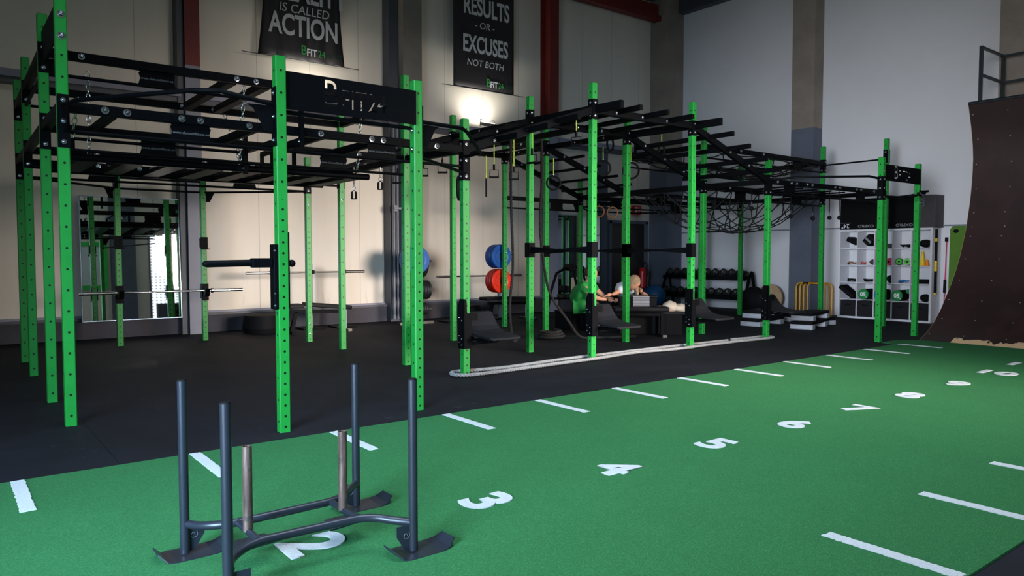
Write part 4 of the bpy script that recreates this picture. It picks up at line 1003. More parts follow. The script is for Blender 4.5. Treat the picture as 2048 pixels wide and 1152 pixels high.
banner(4.6, 6.25, 4.9, [('REALITY', .56, 'btxt', .15, 6.1, .012, .66, 0), ('IS CALLED', .22, 'btxt', .02, 5.78, 0, .95, .15), ('ACTION', .52, 'btxt', .02, 5.47, .012, .66, 0), ('B', .24, 'gtxt', .0, 5.07, .002, .85, 0), ('FIT', .18, 'wtxt', .155, 5.045, .004, .85, 0), ('24', .18, 'gtxt', .345, 5.045, .001, .85, 0), ('|', .2, 'gtxt2', .52, 5.05, 0, .6, 0), ('FITNESS\nSTUDIO', .06, 'gtxt2', .65, 5.04, 0, 1, 0)], 'black banner reading IS CALLED ACTION, left one on the long wall', 1)
banner(8.72, 10.33, 4.9, [('RESULTS', .52, 'btxt', .06, 6.63, .012, .62, 0), ('- OR -', .2, 'btxt', 0, 6.26, 0, 1, .15), ('EXCUSES', .5, 'btxt', .03, 5.83, .012, .6, 0), ('NOT BOTH', .2, 'btxt', .02, 5.45, 0, .95, .15), ('B', .24, 'gtxt', .10, 5.07, .002, .85, 0), ('FIT', .18, 'wtxt', .25, 5.045, .004, .85, 0), ('24', .18, 'gtxt', .435, 5.045, .001, .85, 0), ('|', .2, 'gtxt2', .6, 5.05, 0, .6, 0), ('FITNESS\nSTUDIO', .05, 'gtxt2', .7, 5.04, 0, 1, 0)], 'black banner reading RESULTS OR EXCUSES NOT BOTH, right one on the long wall')
def floodlight(x, label):
    t = root('floodlight', label, 'floodlight', (x, 13.2, 4.08))
    MB().box((x, 13.12, 4.14), (.32, .16, .07), Matrix.Rotation(.25, 3, 'X')).build('housing', 'lamp', t)
    MB().box((x, 13.125, 4.181), (.27, .12, .008), Matrix.Rotation(.25, 3, 'X')).build('lens', 'lampglass', t)
    MB().tube([(x-.19, 13.16, 4.09), (x-.19, 13.16, 4.24), (x+.19, 13.16, 4.24), (x+.19, 13.16, 4.09)], .009, 6).build('yoke', 'darksteel', t)
    MB().tube([(x+.1, 13.2, 4.1), (x+.22, 13.3, 4.02), (x+.35, 13.28, 3.8)], .006, 5).build('cable', 'cable', t)
floodlight(9.5, 'lit floodlight on the wall rail below the right banner, aimed up'); floodlight(5.65, 'floodlight on the wall rail behind the cut-out sign')
p = root('downpipe', 'grey conduit pipes running up the wide column', 'pipe', (7.3, 13.1, 0))
for x in (7.24, 7.32): MB().cyl((x, 13.2, .05), (x, 13.2, 3.85), .02, 10).build('pipe', 'pipe', p)
MB().bb(7.18, 7.6, 13.08, 13.12, 2.24, 2.28).bb(7.18, 7.26, 13.1, 13.18, 2.2, 2.32).build('pipe_clamp', 'pipe', p)
t = tag(MB().bb(14.42, 14.68, 13.44, 13.56, 2.38, 2.62).build('fire_sign', 'sign_red', org=(14.55, 13.45, 2.38)), 'small red fire equipment sign above the door', 'sign')
WO[t.name] = V(14.55, 13.45, 2.38)
MB().bb(14.46, 14.53, 13.436, 13.44, 2.42, 2.58).bb(14.57, 14.6, 13.436, 13.44, 2.42, 2.58).sph((14.63, 13.437, 2.5), .022, 8, 6, (1, .2, 1)).build('pictogram', 'wtxt', t)
t = root('fire_extinguisher', 'red fire extinguisher with a black hose by the door', 'fire extinguisher', (14.3, 12.4, 0))
ex = (14.2, 12.95)
t.location = (ex[0], ex[1], .5); WO[t.name] = V(ex[0], ex[1], .5)
MB().lathe([(.001, 0), (.085, 0), (.09, .02), (.09, .42), (.05, .5), (.02, .52), (.001, .52)], (ex[0], ex[1], .5), (0, 0, 1), 20).build('cylinder', 'fire', t)
MB().bb(ex[0]-.03, ex[0]+.03, ex[1]-.02, ex[1]+.02, 1.02, 1.06).build('valve', 'black', t)
MB().tube([(ex[0]+.02, ex[1], 1.05), (ex[0]+.06, ex[1]-.03, 1.16), (ex[0]+.14, ex[1]-.03, 1.1), (ex[0]+.15, ex[1]-.03, .8)], .014, 8).build('hose', 'black', t)
MB().bb(ex[0]-.05, ex[0]+.05, ex[1]-.05, ex[1]+.05, 0, .03).bb(ex[0]-.012, ex[0]+.012, ex[1]-.012, ex[1]+.012, .03, .5).build('stand', 'greysteel', t)

# ------------------------------------------------------------ people by the bench
def person_mesh(name, joints, edges, rad, mat, parent, sub=1):
    me = bpy.data.meshes.new(name); wp = WO[parent.name]
    me.from_pydata([tuple(Vector(j)-wp) for j in joints], edges, []); me.materials.append(M[mat])
    o = bpy.data.objects.new(name, me); COL.objects.link(o)
    sk = o.modifiers.new('skin', 'SKIN'); sk.use_smooth_shade = True
    for v, r in zip(me.skin_vertices[0].data, rad): v.radius = (r, r) if not isinstance(r, tuple) else r
    me.skin_vertices[0].data[0].use_root = True
    ss = o.modifiers.new('ss', 'SUBSURF'); ss.levels = sub; ss.render_levels = sub
    dg = bpy.context.evaluated_depsgraph_get(); dg.update(); nm = bpy.data.meshes.new_from_object(o.evaluated_get(dg))
    o.modifiers.clear(); o.data = nm; nm.name = name
    for p_ in nm.polygons: p_.use_smooth = True
    o.parent = parent; WO[o.name] = wp.copy(); return o
def hand(parent, w, d, s_=1, curl=.5, up=(0, 0, 1)):
    """palm and five fingers as chains rooted in the palm"""
    w = Vector(w); d = Vector(d).normalized(); u = Vector(up); side = d.cross(u).normalized(); u = side.cross(d).normalized()
    J = [w, w+d*.045, w+d*.085]; Ed = [(0, 1), (1, 2)]; R_ = [.024, .034, .03]
    for k, (o_, L) in enumerate(((-.032, .062), (-.011, .075), (.011, .07), (.031, .055))):
        b0 = w+d*.085+side*o_*s_; J += [b0, b0+d*L*.45-u*L*.12*curl, b0+d*L*.8-u*L*.45*curl, b0+d*L*.95-u*L*.85*curl]; n = len(J)
        Ed += [(2, n-4), (n-4, n-3), (n-3, n-2), (n-2, n-1)]; R_ += [.011, .0095, .009, .008]
    b0 = w+d*.03-side*.035*s_; J += [b0, b0+d*.03-side*.022*s_-u*.01, b0+d*.055-side*.028*s_-u*.02]; n = len(J); Ed += [(1, n-3), (n-3, n-2), (n-2, n-1)]; R_ += [.013, .011, .009]
    return person_mesh('hand', J, Ed, R_, 'skin', parent, 1)
def head(parent, c, fwd, tilt_up, hairmat, long_hair):
    c = Vector(c); f_ = Vector(fwd).normalized(); u = Vector(tilt_up).normalized(); s_ = f_.cross(u).normalized(); u = s_.cross(f_)
    R = Matrix((s_, f_, u)).transposed()
    def T(x, y, z): return c+R @ V(x, y, z)
    m = MB(); m.sph((0, 0, 0), .1, 20, 14, (.78, .95, 1.15)); m.v = [c+R @ (v+V(0, .012*(1 if v.y > 0 else 0), 0)*1.0) for v in m.v]
    n0 = len(m.v)
    q = MB().cyl((0, .085, .01), (0, .112, -.03), .009, 8, .016); m.add([T(*v) for v in q.v], q.f, True)
    q = MB().sph((0, .062, -.075), .045, 12, 8, (.8, .7, .6)); m.add([T(*v) for v in q.v], q.f, True)
    for sx_ in (-1, 1):
        q = MB().sph((sx_*.08, -.005, -.01), .024, 10, 6, (.35, .8, 1.2)); m.add([T(*v) for v in q.v], q.f, True)
    h = m.build('head', 'skin', parent)
    e = MB()
    for sx_ in (-1, 1):
        q = MB().sph((sx_*.032, .088, .012), .012, 8, 6); e.add([T(*v) for v in q.v], q.f, True)
    e.build('eyes', 'pants', h)
    q = MB().tube([(-.022, .098, -.052), (0, .104, -.055), (.022, .098, -.052)], .005, 6); MB().add([T(*v) for v in q.v], q.f, True).build('mouth', 'band', h)
    hm = MB(); q = MB().sph((0, -.02, .025), .108, 20, 14, (.86, .98, 1.08)); hm.add([T(*v) for v in q.v], q.f, True)
    if long_hair:
        for sx_ in (-1, 0, 1):
            top = T(sx_*.05, -.05, .03); hm.tube([top, top+V(.02*sx_+.05, -.02, -.1), top+V(.03*sx_+.06, -.04, -.22), top+V(.02*sx_+.05, -.05, -.3)], [.05, .04, .03, .01], 8)
    hm.build('hair', hairmat, parent)
# person leaning over the bench in white
pr_ = root('person', 'person in a white top bent over the long bench, blond hair hanging', 'person', (9.5, 9.2, 0))
sh = V(9.50, 8.99, .76); hip = V(9.74, 9.42, .70)
neck = V(9.47, 8.90, .80); hd = V(9.44, 8.80, .86)
elb = V(9.62, 8.80, .74); wr = V(9.56, 8.74, .69)
shl = V(9.40, 9.02, .76); elbl = V(9.27, 9.06, .68); wrl = V(9.14, 9.02, .665)
kn1 = V(9.70, 9.14, .40); an1 = V(9.78, 9.52, .08); to1 = V(9.76, 9.32, .04); kn2 = V(9.92, 9.24, .40); an2 = V(9.98, 9.62, .08); to2 = V(9.95, 9.42, .04)
person_mesh('body', [hip, (hip+sh)/2, sh-V(.06, -.04, 0), neck, hd-V(.01, -.03, 0), sh+V(.08, -.02, -.03), elb, wr, shl, elbl, wrl, kn1, an1, to1, kn2, an2, to2],
  [(0, 1), (1, 2), (2, 3), (3, 4), (2, 5), (5, 6), (6, 7), (2, 8), (8, 9), (9, 10), (0, 11), (11, 12), (12, 13), (0, 14), (14, 15), (15, 16)],
  [.13, .12, .12, .05, .05, .055, .042, .028, .055, .042, .028, .07, .04, .03, .07, .04, .03], 'skin', pr_)
person_mesh('shirt', [hip.lerp(sh, .1), (hip+sh)/2, sh-V(.06, -.04, 0), sh+V(.08, -.02, -.03), (sh+elb)/2, shl, shl.lerp(elbl, .75)], [(0, 1), (1, 2), (2, 3), (3, 4), (2, 5), (5, 6)], [.165, .16, .155, .085, .07, .085, .07], 'wshirt', pr_)
person_mesh('leggings', [hip, kn1, an1.lerp(kn1, .15), kn2, an2.lerp(kn2, .15)], [(0, 1), (1, 2), (0, 3), (3, 4)], [.165, .10, .06, .10, .06], 'pants', pr_)
person_mesh('shoe', [an1, to1], [(0, 1)], [.05, .045], 'shoe', pr_); person_mesh('shoe', [an2, to2], [(0, 1)], [.05, .045], 'shoe', pr_)
hand(pr_, wr, (-.1, -.8, -.12)); hand(pr_, wrl, (-.8, .5, -.1), -1)
head(pr_, hd, (.45, -.6, -.65), (.3, -.6, .5), 'hair', True)
# person in green on the left
pg = root('person', 'person in a green shirt leaning forward behind the tallest arch post', 'person', (8.9, 9.9, 0))
hip = V(9.02, 9.82, 0.50); ch = V(8.96, 9.53, 0.74); nk = V(8.98, 9.41, 0.90); hd2 = V(8.96, 9.35, 1.02)
s1 = V(9.14, 9.49, 0.78); e1 = V(9.22, 9.29, 0.60); w1_ = V(9.28, 9.11, 0.57); s2_ = V(8.84, 9.41, 0.78); e2 = V(8.94, 9.21, 0.60); w2_ = V(9.12, 9.11, 0.57)
k1 = V(9.28, 9.53, 0.48); a1 = V(9.32, 9.53, 0.08); t1 = V(9.40, 9.39, 0.04); k2 = V(8.98, 9.37, 0.48); a2 = V(9.02, 9.39, 0.08); t2 = V(9.10, 9.25, 0.04)
person_mesh('body', [hip, (hip+ch)/2, ch, nk, hd2-V(.01, -.01, .03), s1, e1, w1_, s2_, e2, w2_, k1, a1, t1, k2, a2, t2],
  [(0, 1), (1, 2), (2, 3), (3, 4), (2, 5), (5, 6), (6, 7), (2, 8), (8, 9), (9, 10), (0, 11), (11, 12), (12, 13), (0, 14), (14, 15), (15, 16)],
  [.14, .13, .13, .055, .05, .06, .045, .03, .06, .045, .03, .08, .045, .035, .08, .045, .035], 'skin', pg)
person_mesh('shirt', [hip, (hip+ch)/2, ch, nk-V(.01, 0, .07), s1, s1.lerp(e1, .5), s2_, s2_.lerp(e2, .5)], [(0, 1), (1, 2), (2, 3), (2, 4), (4, 5), (2, 6), (6, 7)], [.18, .18, .175, .09, .095, .08, .095, .08], 'gshirt', pg)
person_mesh('shorts', [hip-V(0, 0, .02), hip.lerp(k1, .95), hip.lerp(k2, .95)], [(0, 1), (0, 2)], [.175, .12, .12], 'gshirt', pg)
person_mesh('shoe', [a1, t1], [(0, 1)], [.055, .05], 'shoe', pg); person_mesh('shoe', [a2, t2], [(0, 1)], [.055, .05], 'shoe', pg)
hand(pg, w1_, (.3, -.7, -.2)); hand(pg, w2_, (.6, -.6, -.1), -1)
head(pg, hd2, (.5, -.75, -.3), (.1, -.2, 1), 'brownhair', False)
st2 = root('plyo_stool', 'low black box the person in green sits on', 'stool', (9.02, 9.92, 0)); MB().box((9.02, 9.92, .16), (.42, .42, .32)).build('box_body', 'boxblk', st2, bevel=.015); MB().box((9.02, 9.92, .335), (.44, .44, .03)).build('top_pad', 'vinyl', st2, bevel=.01)

# ------------------------------------------------------------ roller machine near the second mirror
mc = root('leg_machine', 'black leg curl machine with round foam rollers by the far mirror', 'exercise machine', (10.5, 11.9, 0))
MB().tube([(10.15, 11.95, .05), (10.25, 11.9, .6), (10.35, 11.85, .95), (10.5, 11.75, 1.05), (10.8, 11.6, 1.08)], .03, 10).build('frame_tube', 'black', mc)
MB().tube([(10.65, 11.68, 1.05), (10.75, 11.62, .6), (10.85, 11.55, .05)], .028, 10).build('frame_tube', 'black', mc)
MB().tube([(10.2, 11.92, .42), (10.75, 11.6, .42)], .025, 10).build('frame_tube', 'black', mc)
for a, z in (((10.55, 11.75), 1.07), ((10.45, 11.8), .62)):
    MB().cyl((a[0]-.02, a[1]-.2, z), (a[0]+.12, a[1]+.15, z), .075, 16).build('foam_roller', 'blackr', mc)
MB().box((10.6, 11.7, .47), (.5, .3, .07), Matrix.Rotation(-.5, 3, 'Z')).build('seat', 'vinyl', mc, bevel=.01)
MB().box((10.5, 11.75, .025), (1.0, .1, .05), Matrix.Rotation(-.5, 3, 'Z')).build('base_rail', 'black', mc)

# ------------------------------------------------------------ dumbbell rack
dr = root('dumbbell_rack', 'two-tier black dumbbell rack against the white end wall', 'dumbbell rack', (15.2, 11.75, 0))
for y in (10.42, 12.95):
    MB().tube([(14.82, y, .03), (14.95, y, .35), (15.1, y, .8), (15.2, y, .93)], .035, 8).tube([(15.42, y, .03), (15.2, y, .93)], .035, 8).bb(14.75, 15.5, y-.035, y+.035, 0, .05).build('side_frame', 'black', dr)
for z, x in ((.80, 15.12), (.34, 14.97)):
    MB().box((x, 11.68, z), (.3, 2.5, .03), Matrix.Rotation(-.25, 3, 'Y')).box((x-.15, 11.68, z-.03), (.02, 2.5, .08)).build('tray', 'black', dr)
DB = None
for tier, (z, x) in enumerate(((.895, 15.12), (.435, 14.97))):
    n = 10 if tier == 0 else 10
    for k in range(n):
        y = 12.72-k*.235; lab = 'black round dumbbell on the %s tier of the rack' % ('upper' if tier == 0 else 'lower'); grp = 'dumbbells on the %s tier' % ('upper' if tier == 0 else 'lower')
        if DB is None:
            DB = root('dumbbell', lab, 'dumbbell', (x, y, z), grp)
            for s_ in (-1, 1):
                hh = MB().lathe([(.001, 0), (.06, 0), (.082, .012), (.086, .04), (.082, .075), (.06, .085), (.001, .085)], (x+s_*.065, y, z-s_*.016), (s_, 0, -.25*s_), 20).build('head', 'blackp', DB)
                MB().lathe([(.001, 0), (.03, 0), (.03, .002), (.001, .002)], (x+s_*.149, y, z-s_*.037), (s_, 0, -.25*s_), 14).build('end_badge', 'steel', hh)
            MB().cyl((x-.07, y, z+.016), (x+.07, y, z-.016), .016, 10).build('handle', 'steel', DB)
        else:
            copy_tree(DB, (x, y, z), 0, lab, grp)

# ------------------------------------------------------------ exercise balls etc. by the end wall
tag(MB().sph((14.45, 12.75, .30), .28, 24, 16).build('exercise_ball', 'ball'), 'blue exercise ball in the corner left of the dumbbell rack', 'ball')
tag(MB().sph((13.35, 12.55, .21), .2, 24, 16).build('exercise_ball', 'gwheel'), 'green exercise ball on the floor below the fire extinguisher', 'ball')
tag(MB().lathe([(.001, 0), (.33, 0), (.33, .05), (.001, .05)], (15.3, 9.99, .33), (-1, 0, .12), 36).build('balance_disc', 'woodbrown'), 'round tan wooden disc leaning on the end wall', 'disc')
tag(MB().lathe([(.001, 0), (.31, 0), (.31, .05), (.28, .12), (.2, .19), (.001, .24)], (14.66, 9.98, .31), (-1, 0, .08), 36).build('half_ball_trainer', 'blackr'), 'black half-ball balance trainer on edge in front of the dumbbell rack end', 'balance trainer')

# aerobic steps
def aero(c, ang, z0, label, risers=True):
    t = root('aerobic_step', label, 'aerobic step', (c[0], c[1], z0)); R = Matrix.Rotation(ang, 3, 'Z'); C0 = V(c[0], c[1], z0)
    MB().box(C0+V(0, 0, .075+.04), (1.0, .38, .06), R).build('deck', 'blackr', t, bevel=.018)
    for s_ in (-1, 1): MB().box(C0+R @ V(s_*.40, 0, .045), (.16, .40, .09), R).build('riser', 'gpale', t, bevel=.008)
    return t
a0 = aero((12.55, 8.35), .1, 0, 'grey-footed aerobic step on the floor, left stack')
copy_tree(a0, (12.62, 8.4, .148), .1, 'aerobic step on top of the left stack'); 
a0['label'] = 'grey-footed aerobic step at the bottom of the left stack'
copy_tree(a0, (12.75, 7.5, 0), .15, 'aerobic step at the bottom of the right stack'); copy_tree(a0, (12.88, 7.55, .148), .12, 'aerobic step on top of the right stack')
copy_tree(a0, (13.6, 8.0, 0), 1.2, 'single aerobic step by the yellow hurdles')

# hurdles
def hurdle(k, label):
    x = 15.12+.07*k; y0 = 9.22-.05*k; y1 = 8.62-.04*k; r = .1; h = .72
    t = root('training_hurdle', label, 'hurdle', (x, (y0+y1)/2, 0), 'nested yellow hurdles')
    P = [V(x, y0, .02), V(x, y0, h-r)]+[V(x, y0-r+r*cos(a), h-r+r*sin(a)) for a in (.4, .8, 1.2, 1.57)]+[V(x, y1+r-r*sin(a), h-r+r*cos(a)) for a in (0, .4, .8, 1.2, 1.57)]+[V(x, y1, .02)]
    MB().tube(P, .016, 8).build('frame', 'yellow', t)
    for y in (y0, y1): MB().tube([(x, y, .018), (x-.2, y, .018)], .016, 8).build('foot', 'yellow', t)
    MB().tube([(x-.001, (y0+y1)/2+.13, h), (x-.001, (y0+y1)/2, h)], .0175, 8).build('tape', 'blackr', t)
for k, lab in enumerate(('front yellow hurdle of the nested set', 'second yellow hurdle of the nested set', 'third yellow hurdle of the nested set', 'rearmost yellow hurdle of the nested set')): hurdle(k, lab)

# ------------------------------------------------------------ cube shelf
SX, SY0, SY1, SH = 15.33, 6.47, 8.37, 1.87
sf = root('cube_shelf', 'white five by five cube shelf full of gym gear', 'shelf', (15.5, 7.42, 0))
tk = .04; m = MB()
m.bb(SX, SX+.38, SY0, SY0+tk, 0, SH).bb(SX, SX+.38, SY1-tk, SY1, 0, SH).bb(SX, SX+.38, SY0+tk, SY1-tk, 0, tk).bb(SX, SX+.38, SY0+tk, SY1-tk, SH-tk, SH)
m.build('carcass', 'white', sf)
cw = (SY1-SY0-2*tk)/5; chh = (SH-2*tk)/5
for i in range(1, 5):
    y = SY0+tk+cw*i; MB().bb(SX+.004, SX+.376, y-.008, y+.008, tk, SH-tk).build('upright_divider', 'white', sf)
for j in range(1, 5):
    z = tk+chh*j; m = MB()
    for i in range(5): m.bb(SX+.004, SX+.376, SY0+tk+cw*i+.009, SY0+tk+cw*(i+1)-.009, z-.008, z+.008)
    m.build('shelf_board', 'white', sf)
def cell(i, j):  # i from left (far y) 0..4, j from top 0..4 -> y centre, z floor
    return SY1-tk-cw*(i+.5), tk+chh*(4-j)+.009
for i in range(5):
    y, z = cell(i, 4); t = root('storage_bin', 'black fabric bin in the bottom row, %s' % ('leftmost', 'second from the left', 'middle', 'fourth from the left', 'rightmost')[i], 'bin', (SX+.2, y, z), 'black bins in the bottom row')
    MB().bb(SX+.02, SX+.35, y-cw/2+.018, y+cw/2-.018, z, z+.32).build('bin_body', 'bin', t); MB().bb(SX+.012, SX+.02, y-.06, y+.06, z+.22, z+.25).build('pull_tab', 'blackr', t)
def lump(name, c, r, sc, mat, label, cat, disp=.03, seed=0):
    o = MB().sph(c, r, 16, 10, sc).build(name, mat); tx = bpy.data.textures.new('lump', 'CLOUDS'); tx.noise_scale = .06+.01*seed
    q = o.modifiers.new('d', 'DISPLACE'); q.texture = tx; q.strength = disp; q.mid_level = .6; return tag(o, label, cat)
y, z = cell(0, 0); R1 = Matrix.Rotation(.45, 3, 'X')
tag(MB().box((SX+.2, y-.03, z+.15), (.3, .24, .1), R1).build('exercise_pad', 'blackr', bevel=.02), 'black foam pad tilted in the top left cube', 'pad')
y, z = cell(1, 0); o = MB().box((SX+.18, y-.02, z+.165), (.26, .17, .2), Matrix.Rotation(.75, 3, 'X')).build('kick_pad', 'blackr', bevel=.02); tag(o, 'black kick pad with a grey stripe in the second top cube', 'pad'); WO[o.name] = Vector(o.location)
MB().box((SX+.045, y-.02, z+.165), (.008, .17, .04), Matrix.Rotation(.75, 3, 'X')).build('stripe', 'dimtxt', o)
y, z = cell(2, 0); tag(MB().box((SX+.2, y-.08, z+.045), (.28, .16, .085)).build('foam_block', 'boxgrey', bevel=.01), 'dark grey foam block in the middle top cube', 'block')
def tangle(c, s_, mat, label, n=3, seed=1):
    rnd = random.Random(seed); m = MB()
    for q in range(n):
        a0_ = rnd.uniform(0, 6); pts = [(c[0]+s_*.6*cos(a0_+k*.9)*rnd.uniform(.5, 1), c[1]+s_*sin(a0_+k*.9)*rnd.uniform(.6, 1), c[2]+.014+abs(sin(k*1.3+q))*.05) for k in range(9)]
        m.tube(pts, .011, 6, True)
    return tag(m.build('strap_tangle', mat), label, 'straps')
y, z = cell(3, 0); tangle((SX+.18, y, z), .11, 'blackr', 'tangle of black straps in the fourth top cube', 4, 2)
y, z = cell(4, 0); lump('gear_bag', (SX+.18, y-.02, z+.085), .11, (1, 1.15, .72), 'blackr', 'black soft bag in the right top cube', 'bag')
y, z = cell(0, 1); tangle((SX+.15, y-.02, z), .12, 'band', 'brown rubber bands in the leftmost cube of the second row', 4, 3)
y, z = cell(1, 1); lump('gear_bag', (SX+.18, y-.09, z+.065), .085, (1, 1.1, .7), 'boxgrey', 'small dark grey bag in the second cube of the second row', 'bag'); tangle((SX+.1, y+.09, z), .06, 'redp', 'thin red cord in the second cube of the second row', 1, 5)
y, z = cell(2, 1); o = root('foam_roller', 'pink foam roller seen end-on in the middle cube', 'foam roller', (SX+.05, y-.1, z)); MB().lathe([(.028, 0), (.072, 0), (.075, .01), (.075, .3), (.028, .3), (.028, 0)], (SX+.03, y-.1, z+.077), (1, 0, 0), 24).build('foam', 'pink', o); MB().lathe([(.001, .004), (.028, .004), (.028, .3)], (SX+.03, y-.1, z+.077), (1, 0, 0), 20).build('core', 'blackr', o)
tag(MB().cyl((SX+.04, y+.11, z+.055), (SX+.3, y+.11, z+.055), .052, 16).build('rolled_mat', 'blackr'), 'rolled black mat beside the pink foam roller', 'mat')
for k, (dy, lab) in enumerate(((.07, 'bright green ab wheel, left of the pair'), (-.09, 'green ab wheel with a pale rim, right of the pair'))):
    y, z = cell(3, 1); t = root('ab_wheel', lab, 'ab wheel', (SX+.1, y+dy, z)); MB().lathe([(.02, 0), (.06, 0), (.075, .02), (.06, .05), (.02, .05)], (SX+.06, y+dy, z+.078), (1, .2, 0), 24).build('wheel', 'gwheel', t)
    MB().ring((SX+.058, y+dy, z+.078), .062, .006, (1, .2, 0), 20, 6).build('rim', 'blackr' if k == 0 else 'wtxt', t); MB().cyl((SX+.02, y+dy-.01, z+.078), (SX+.2, y+dy+.02, z+.078), .014, 10).build('handle', 'blackr', t)
def cone(c, r, h, mat, label, lay=None):
    t = root('training_cone', label, 'cone', c); x, y, z = c
    MB().lathe([(r*.62, .01), (.018, h), (.012, h), (.001, h-.003)], (x, y, z), (0, 0, 1), 20).build('cone_body', mat, t); MB().bb(x-r, x+r, y-r*.8, y+r*.8, z, z+.01).build('base', mat, t)
y, z = cell(4, 1); cone((SX+.25, y+.06, z), .09, .29, 'yellowc', 'tall yellow cone in the right cube of the second row'); cone((SX+.1, y-.09, z), .075, .12, 'orange', 'short orange cone in front of the yellow cone')
y, z = cell(0, 2); tangle((SX+.15, y-.02, z), .12, 'blackr', 'black and brown bands in the leftmost cube of the third row', 4, 7)
y, z = cell(1, 2); tangle((SX+.15, y-.02, z), .13, 'blackr', 'tangle of black harness straps in the second cube of the third row', 7, 9)
y, z = cell(2, 2); lump('gear_bag', (SX+.18, y-.08, z+.08), .09, (1, .9, .95), 'blackr', 'black pouch in the middle cube of the third row', 'bag')
y, z = cell(3, 2); tangle((SX+.15, y, z), .12, 'rubberblue', 'blue resistance tubes in the fourth cube of the third row', 3, 12); tangle((SX+.2, y+.05, z), .08, 'blackr', 'dark grey tubing beside the blue resistance tubes', 3, 13)
y, z = cell(4, 2); tag(MB().cyl((SX+.12, y+.12, z+.05), (SX+.12, y-.12, z+.05), .045, 16).build('rolled_mat', 'blackr'), 'short rolled black mat in the right cube of the third row', 'mat')
y, z = cell(0, 3); tag(MB().box((SX+.1, y+.02, z+.15), (.3, .38, .09), Matrix.Rotation(.66, 3, 'X')).build('exercise_pad', 'blackr', bevel=.02), 'long black pad slanting out of the left cube of the fourth row', 'pad')
def powerbag(i, dy, mat, label, txt=True, r=.11, dz=0):
    y, z = cell(i, 3); y += dy; t = root('power_bag', label, 'power bag', (SX, y, z)); zc = z+r+.002+dz
    MB().cyl((SX-.06, y, zc), (SX+.3, y, zc), r, 24).build('bag_body', 'blackr' if txt else mat, t)
    MB().lathe([(.001, 0), (r*.99, 0), (r, .012), (r, .03)], (SX-.066, y, zc), (1, 0, 0), 28).build('end_cap', mat, t)
    if txt: text('lettering', '05', .12, 'wtxt', t, (SX-.069, y, zc-.005), (0, -1, 0), (0, 0, 1), off=.004, ext=.001); text('lettering', 'kg', .035, 'wtxt', t, (SX-.069, y-.07, zc-.055), (0, -1, 0), (0, 0, 1), ext=.001)
powerbag(1, 0, 'gbag', 'green ended power bag marked 05, left one'); powerbag(3, .04, 'gbag', 'green ended power bag marked 05, right one'); powerbag(2, .03, 'bbag', 'blue ended power bag marked 05')
y, z = cell(3, 3); tag(MB().cyl((SX+.05, y-.13, z+.2), (SX+.3, y-.13, z+.2), .045, 16).build('rolled_mat', 'gbag'), 'dark green roll behind the right green power bag', 'mat')
y, z = cell(4, 3); lump('gear_bag', (SX+.15, y-.05, z+.08), .1, (1, 1, .8), 'blackr', 'small black round bag in the right cube of the fourth row', 'bag')
# foam boxes on top
def pbox(y0, y1, label, txt=True, mat='boxblk'):
    t = root('plyo_box', label, 'plyo box', (SX+.2, (y0+y1)/2, SH)); MB().bb(SX+.02, SX+.39, y0, y1, SH+.002, SH+.64).build('box_body', mat, t, bevel=.01)
    if txt:
        text('lettering', '24"', .13, 'wtxt', t, (SX+.018, y1-.12, SH+.08), (0, 1, 0), (0, 0, -1), ext=.001); text('lettering', 'OXPRO', .075, 'dimtxt', t, (SX+.018, y0+.22, SH+.07), (0, 1, 0), (0, 0, -1), off=.002, ext=.001, sx=1.3)
        MB().bb(SX+.017, SX+.019, y1-.24, y1-.02, SH+.138, SH+.145).build('print_line', 'dimtxt', t)
    return t
pbox(7.58, 8.36, 'black foam box marked 24 on the shelf, left one'); pbox(6.80, 7.56, 'black foam box marked 24 on the shelf, right one'); t = pbox(6.43, 6.78, 'dark grey sided foam box at the right end of the shelf top', False, 'boxgrey')
text('lettering', 'OX', .12, 'dimtxt', t, (SX+.018, 6.68, SH+.5), (0, 0, 1), (0, 1, 0), ext=.001)
# poles beside the shelf
t = root('body_bar', 'black and yellow weighted bar hung on the shelf side', 'bar', (SX+.05, 6.42, .55)); MB().cyl((SX+.05, 6.42, .60), (SX+.05, 6.42, 1.84), .024, 14).build('shaft', 'blackr', t)
for z0, z1 in ((.56, .60), (1.02, 1.22), (1.60, 1.66)): MB().cyl((SX+.05, 6.42, z0), (SX+.05, 6.42, z1), .026, 14).build('grip_band', 'yellowc', t)
t = root('flexi_bar', 'thin red flexible bar with black grip standing right of the shelf', 'bar', (15.6, 6.3, 0)); MB().cyl((15.55, 6.33, .0), (15.62, 6.33, 1.62), .009, 8).build('rod', 'pink', t); MB().cyl((15.575, 6.33, .6), (15.583, 6.33, .86), .024, 12).build('grip', 'blackr', t); MB().cyl((15.614, 6.33, 1.6), (15.617, 6.33, 1.68), .03, 12).build('end_weight', 'blackr', t)
pts = [(0, 0), (.52, 0), (.52, 1.84), (.46, 1.92), (.06, 1.92), (0, 1.84)]
t = tag(MB().prism([(15.66+.03*z/1.9, 5.78+a, z) for a, z in pts], (.02, 0, 0)).build('exercise_mat', 'gmat', org=(15.68, 6.05, 0)), 'green mat standing on end against the wall behind the ramp', 'mat'); WO[t.name] = V(15.68, 6.05, 0)
MB().sph((15.68, 6.19, 1.8), .05, 12, 8, (.25, 1, .8)).build('handle_hole', 'blackr', t)

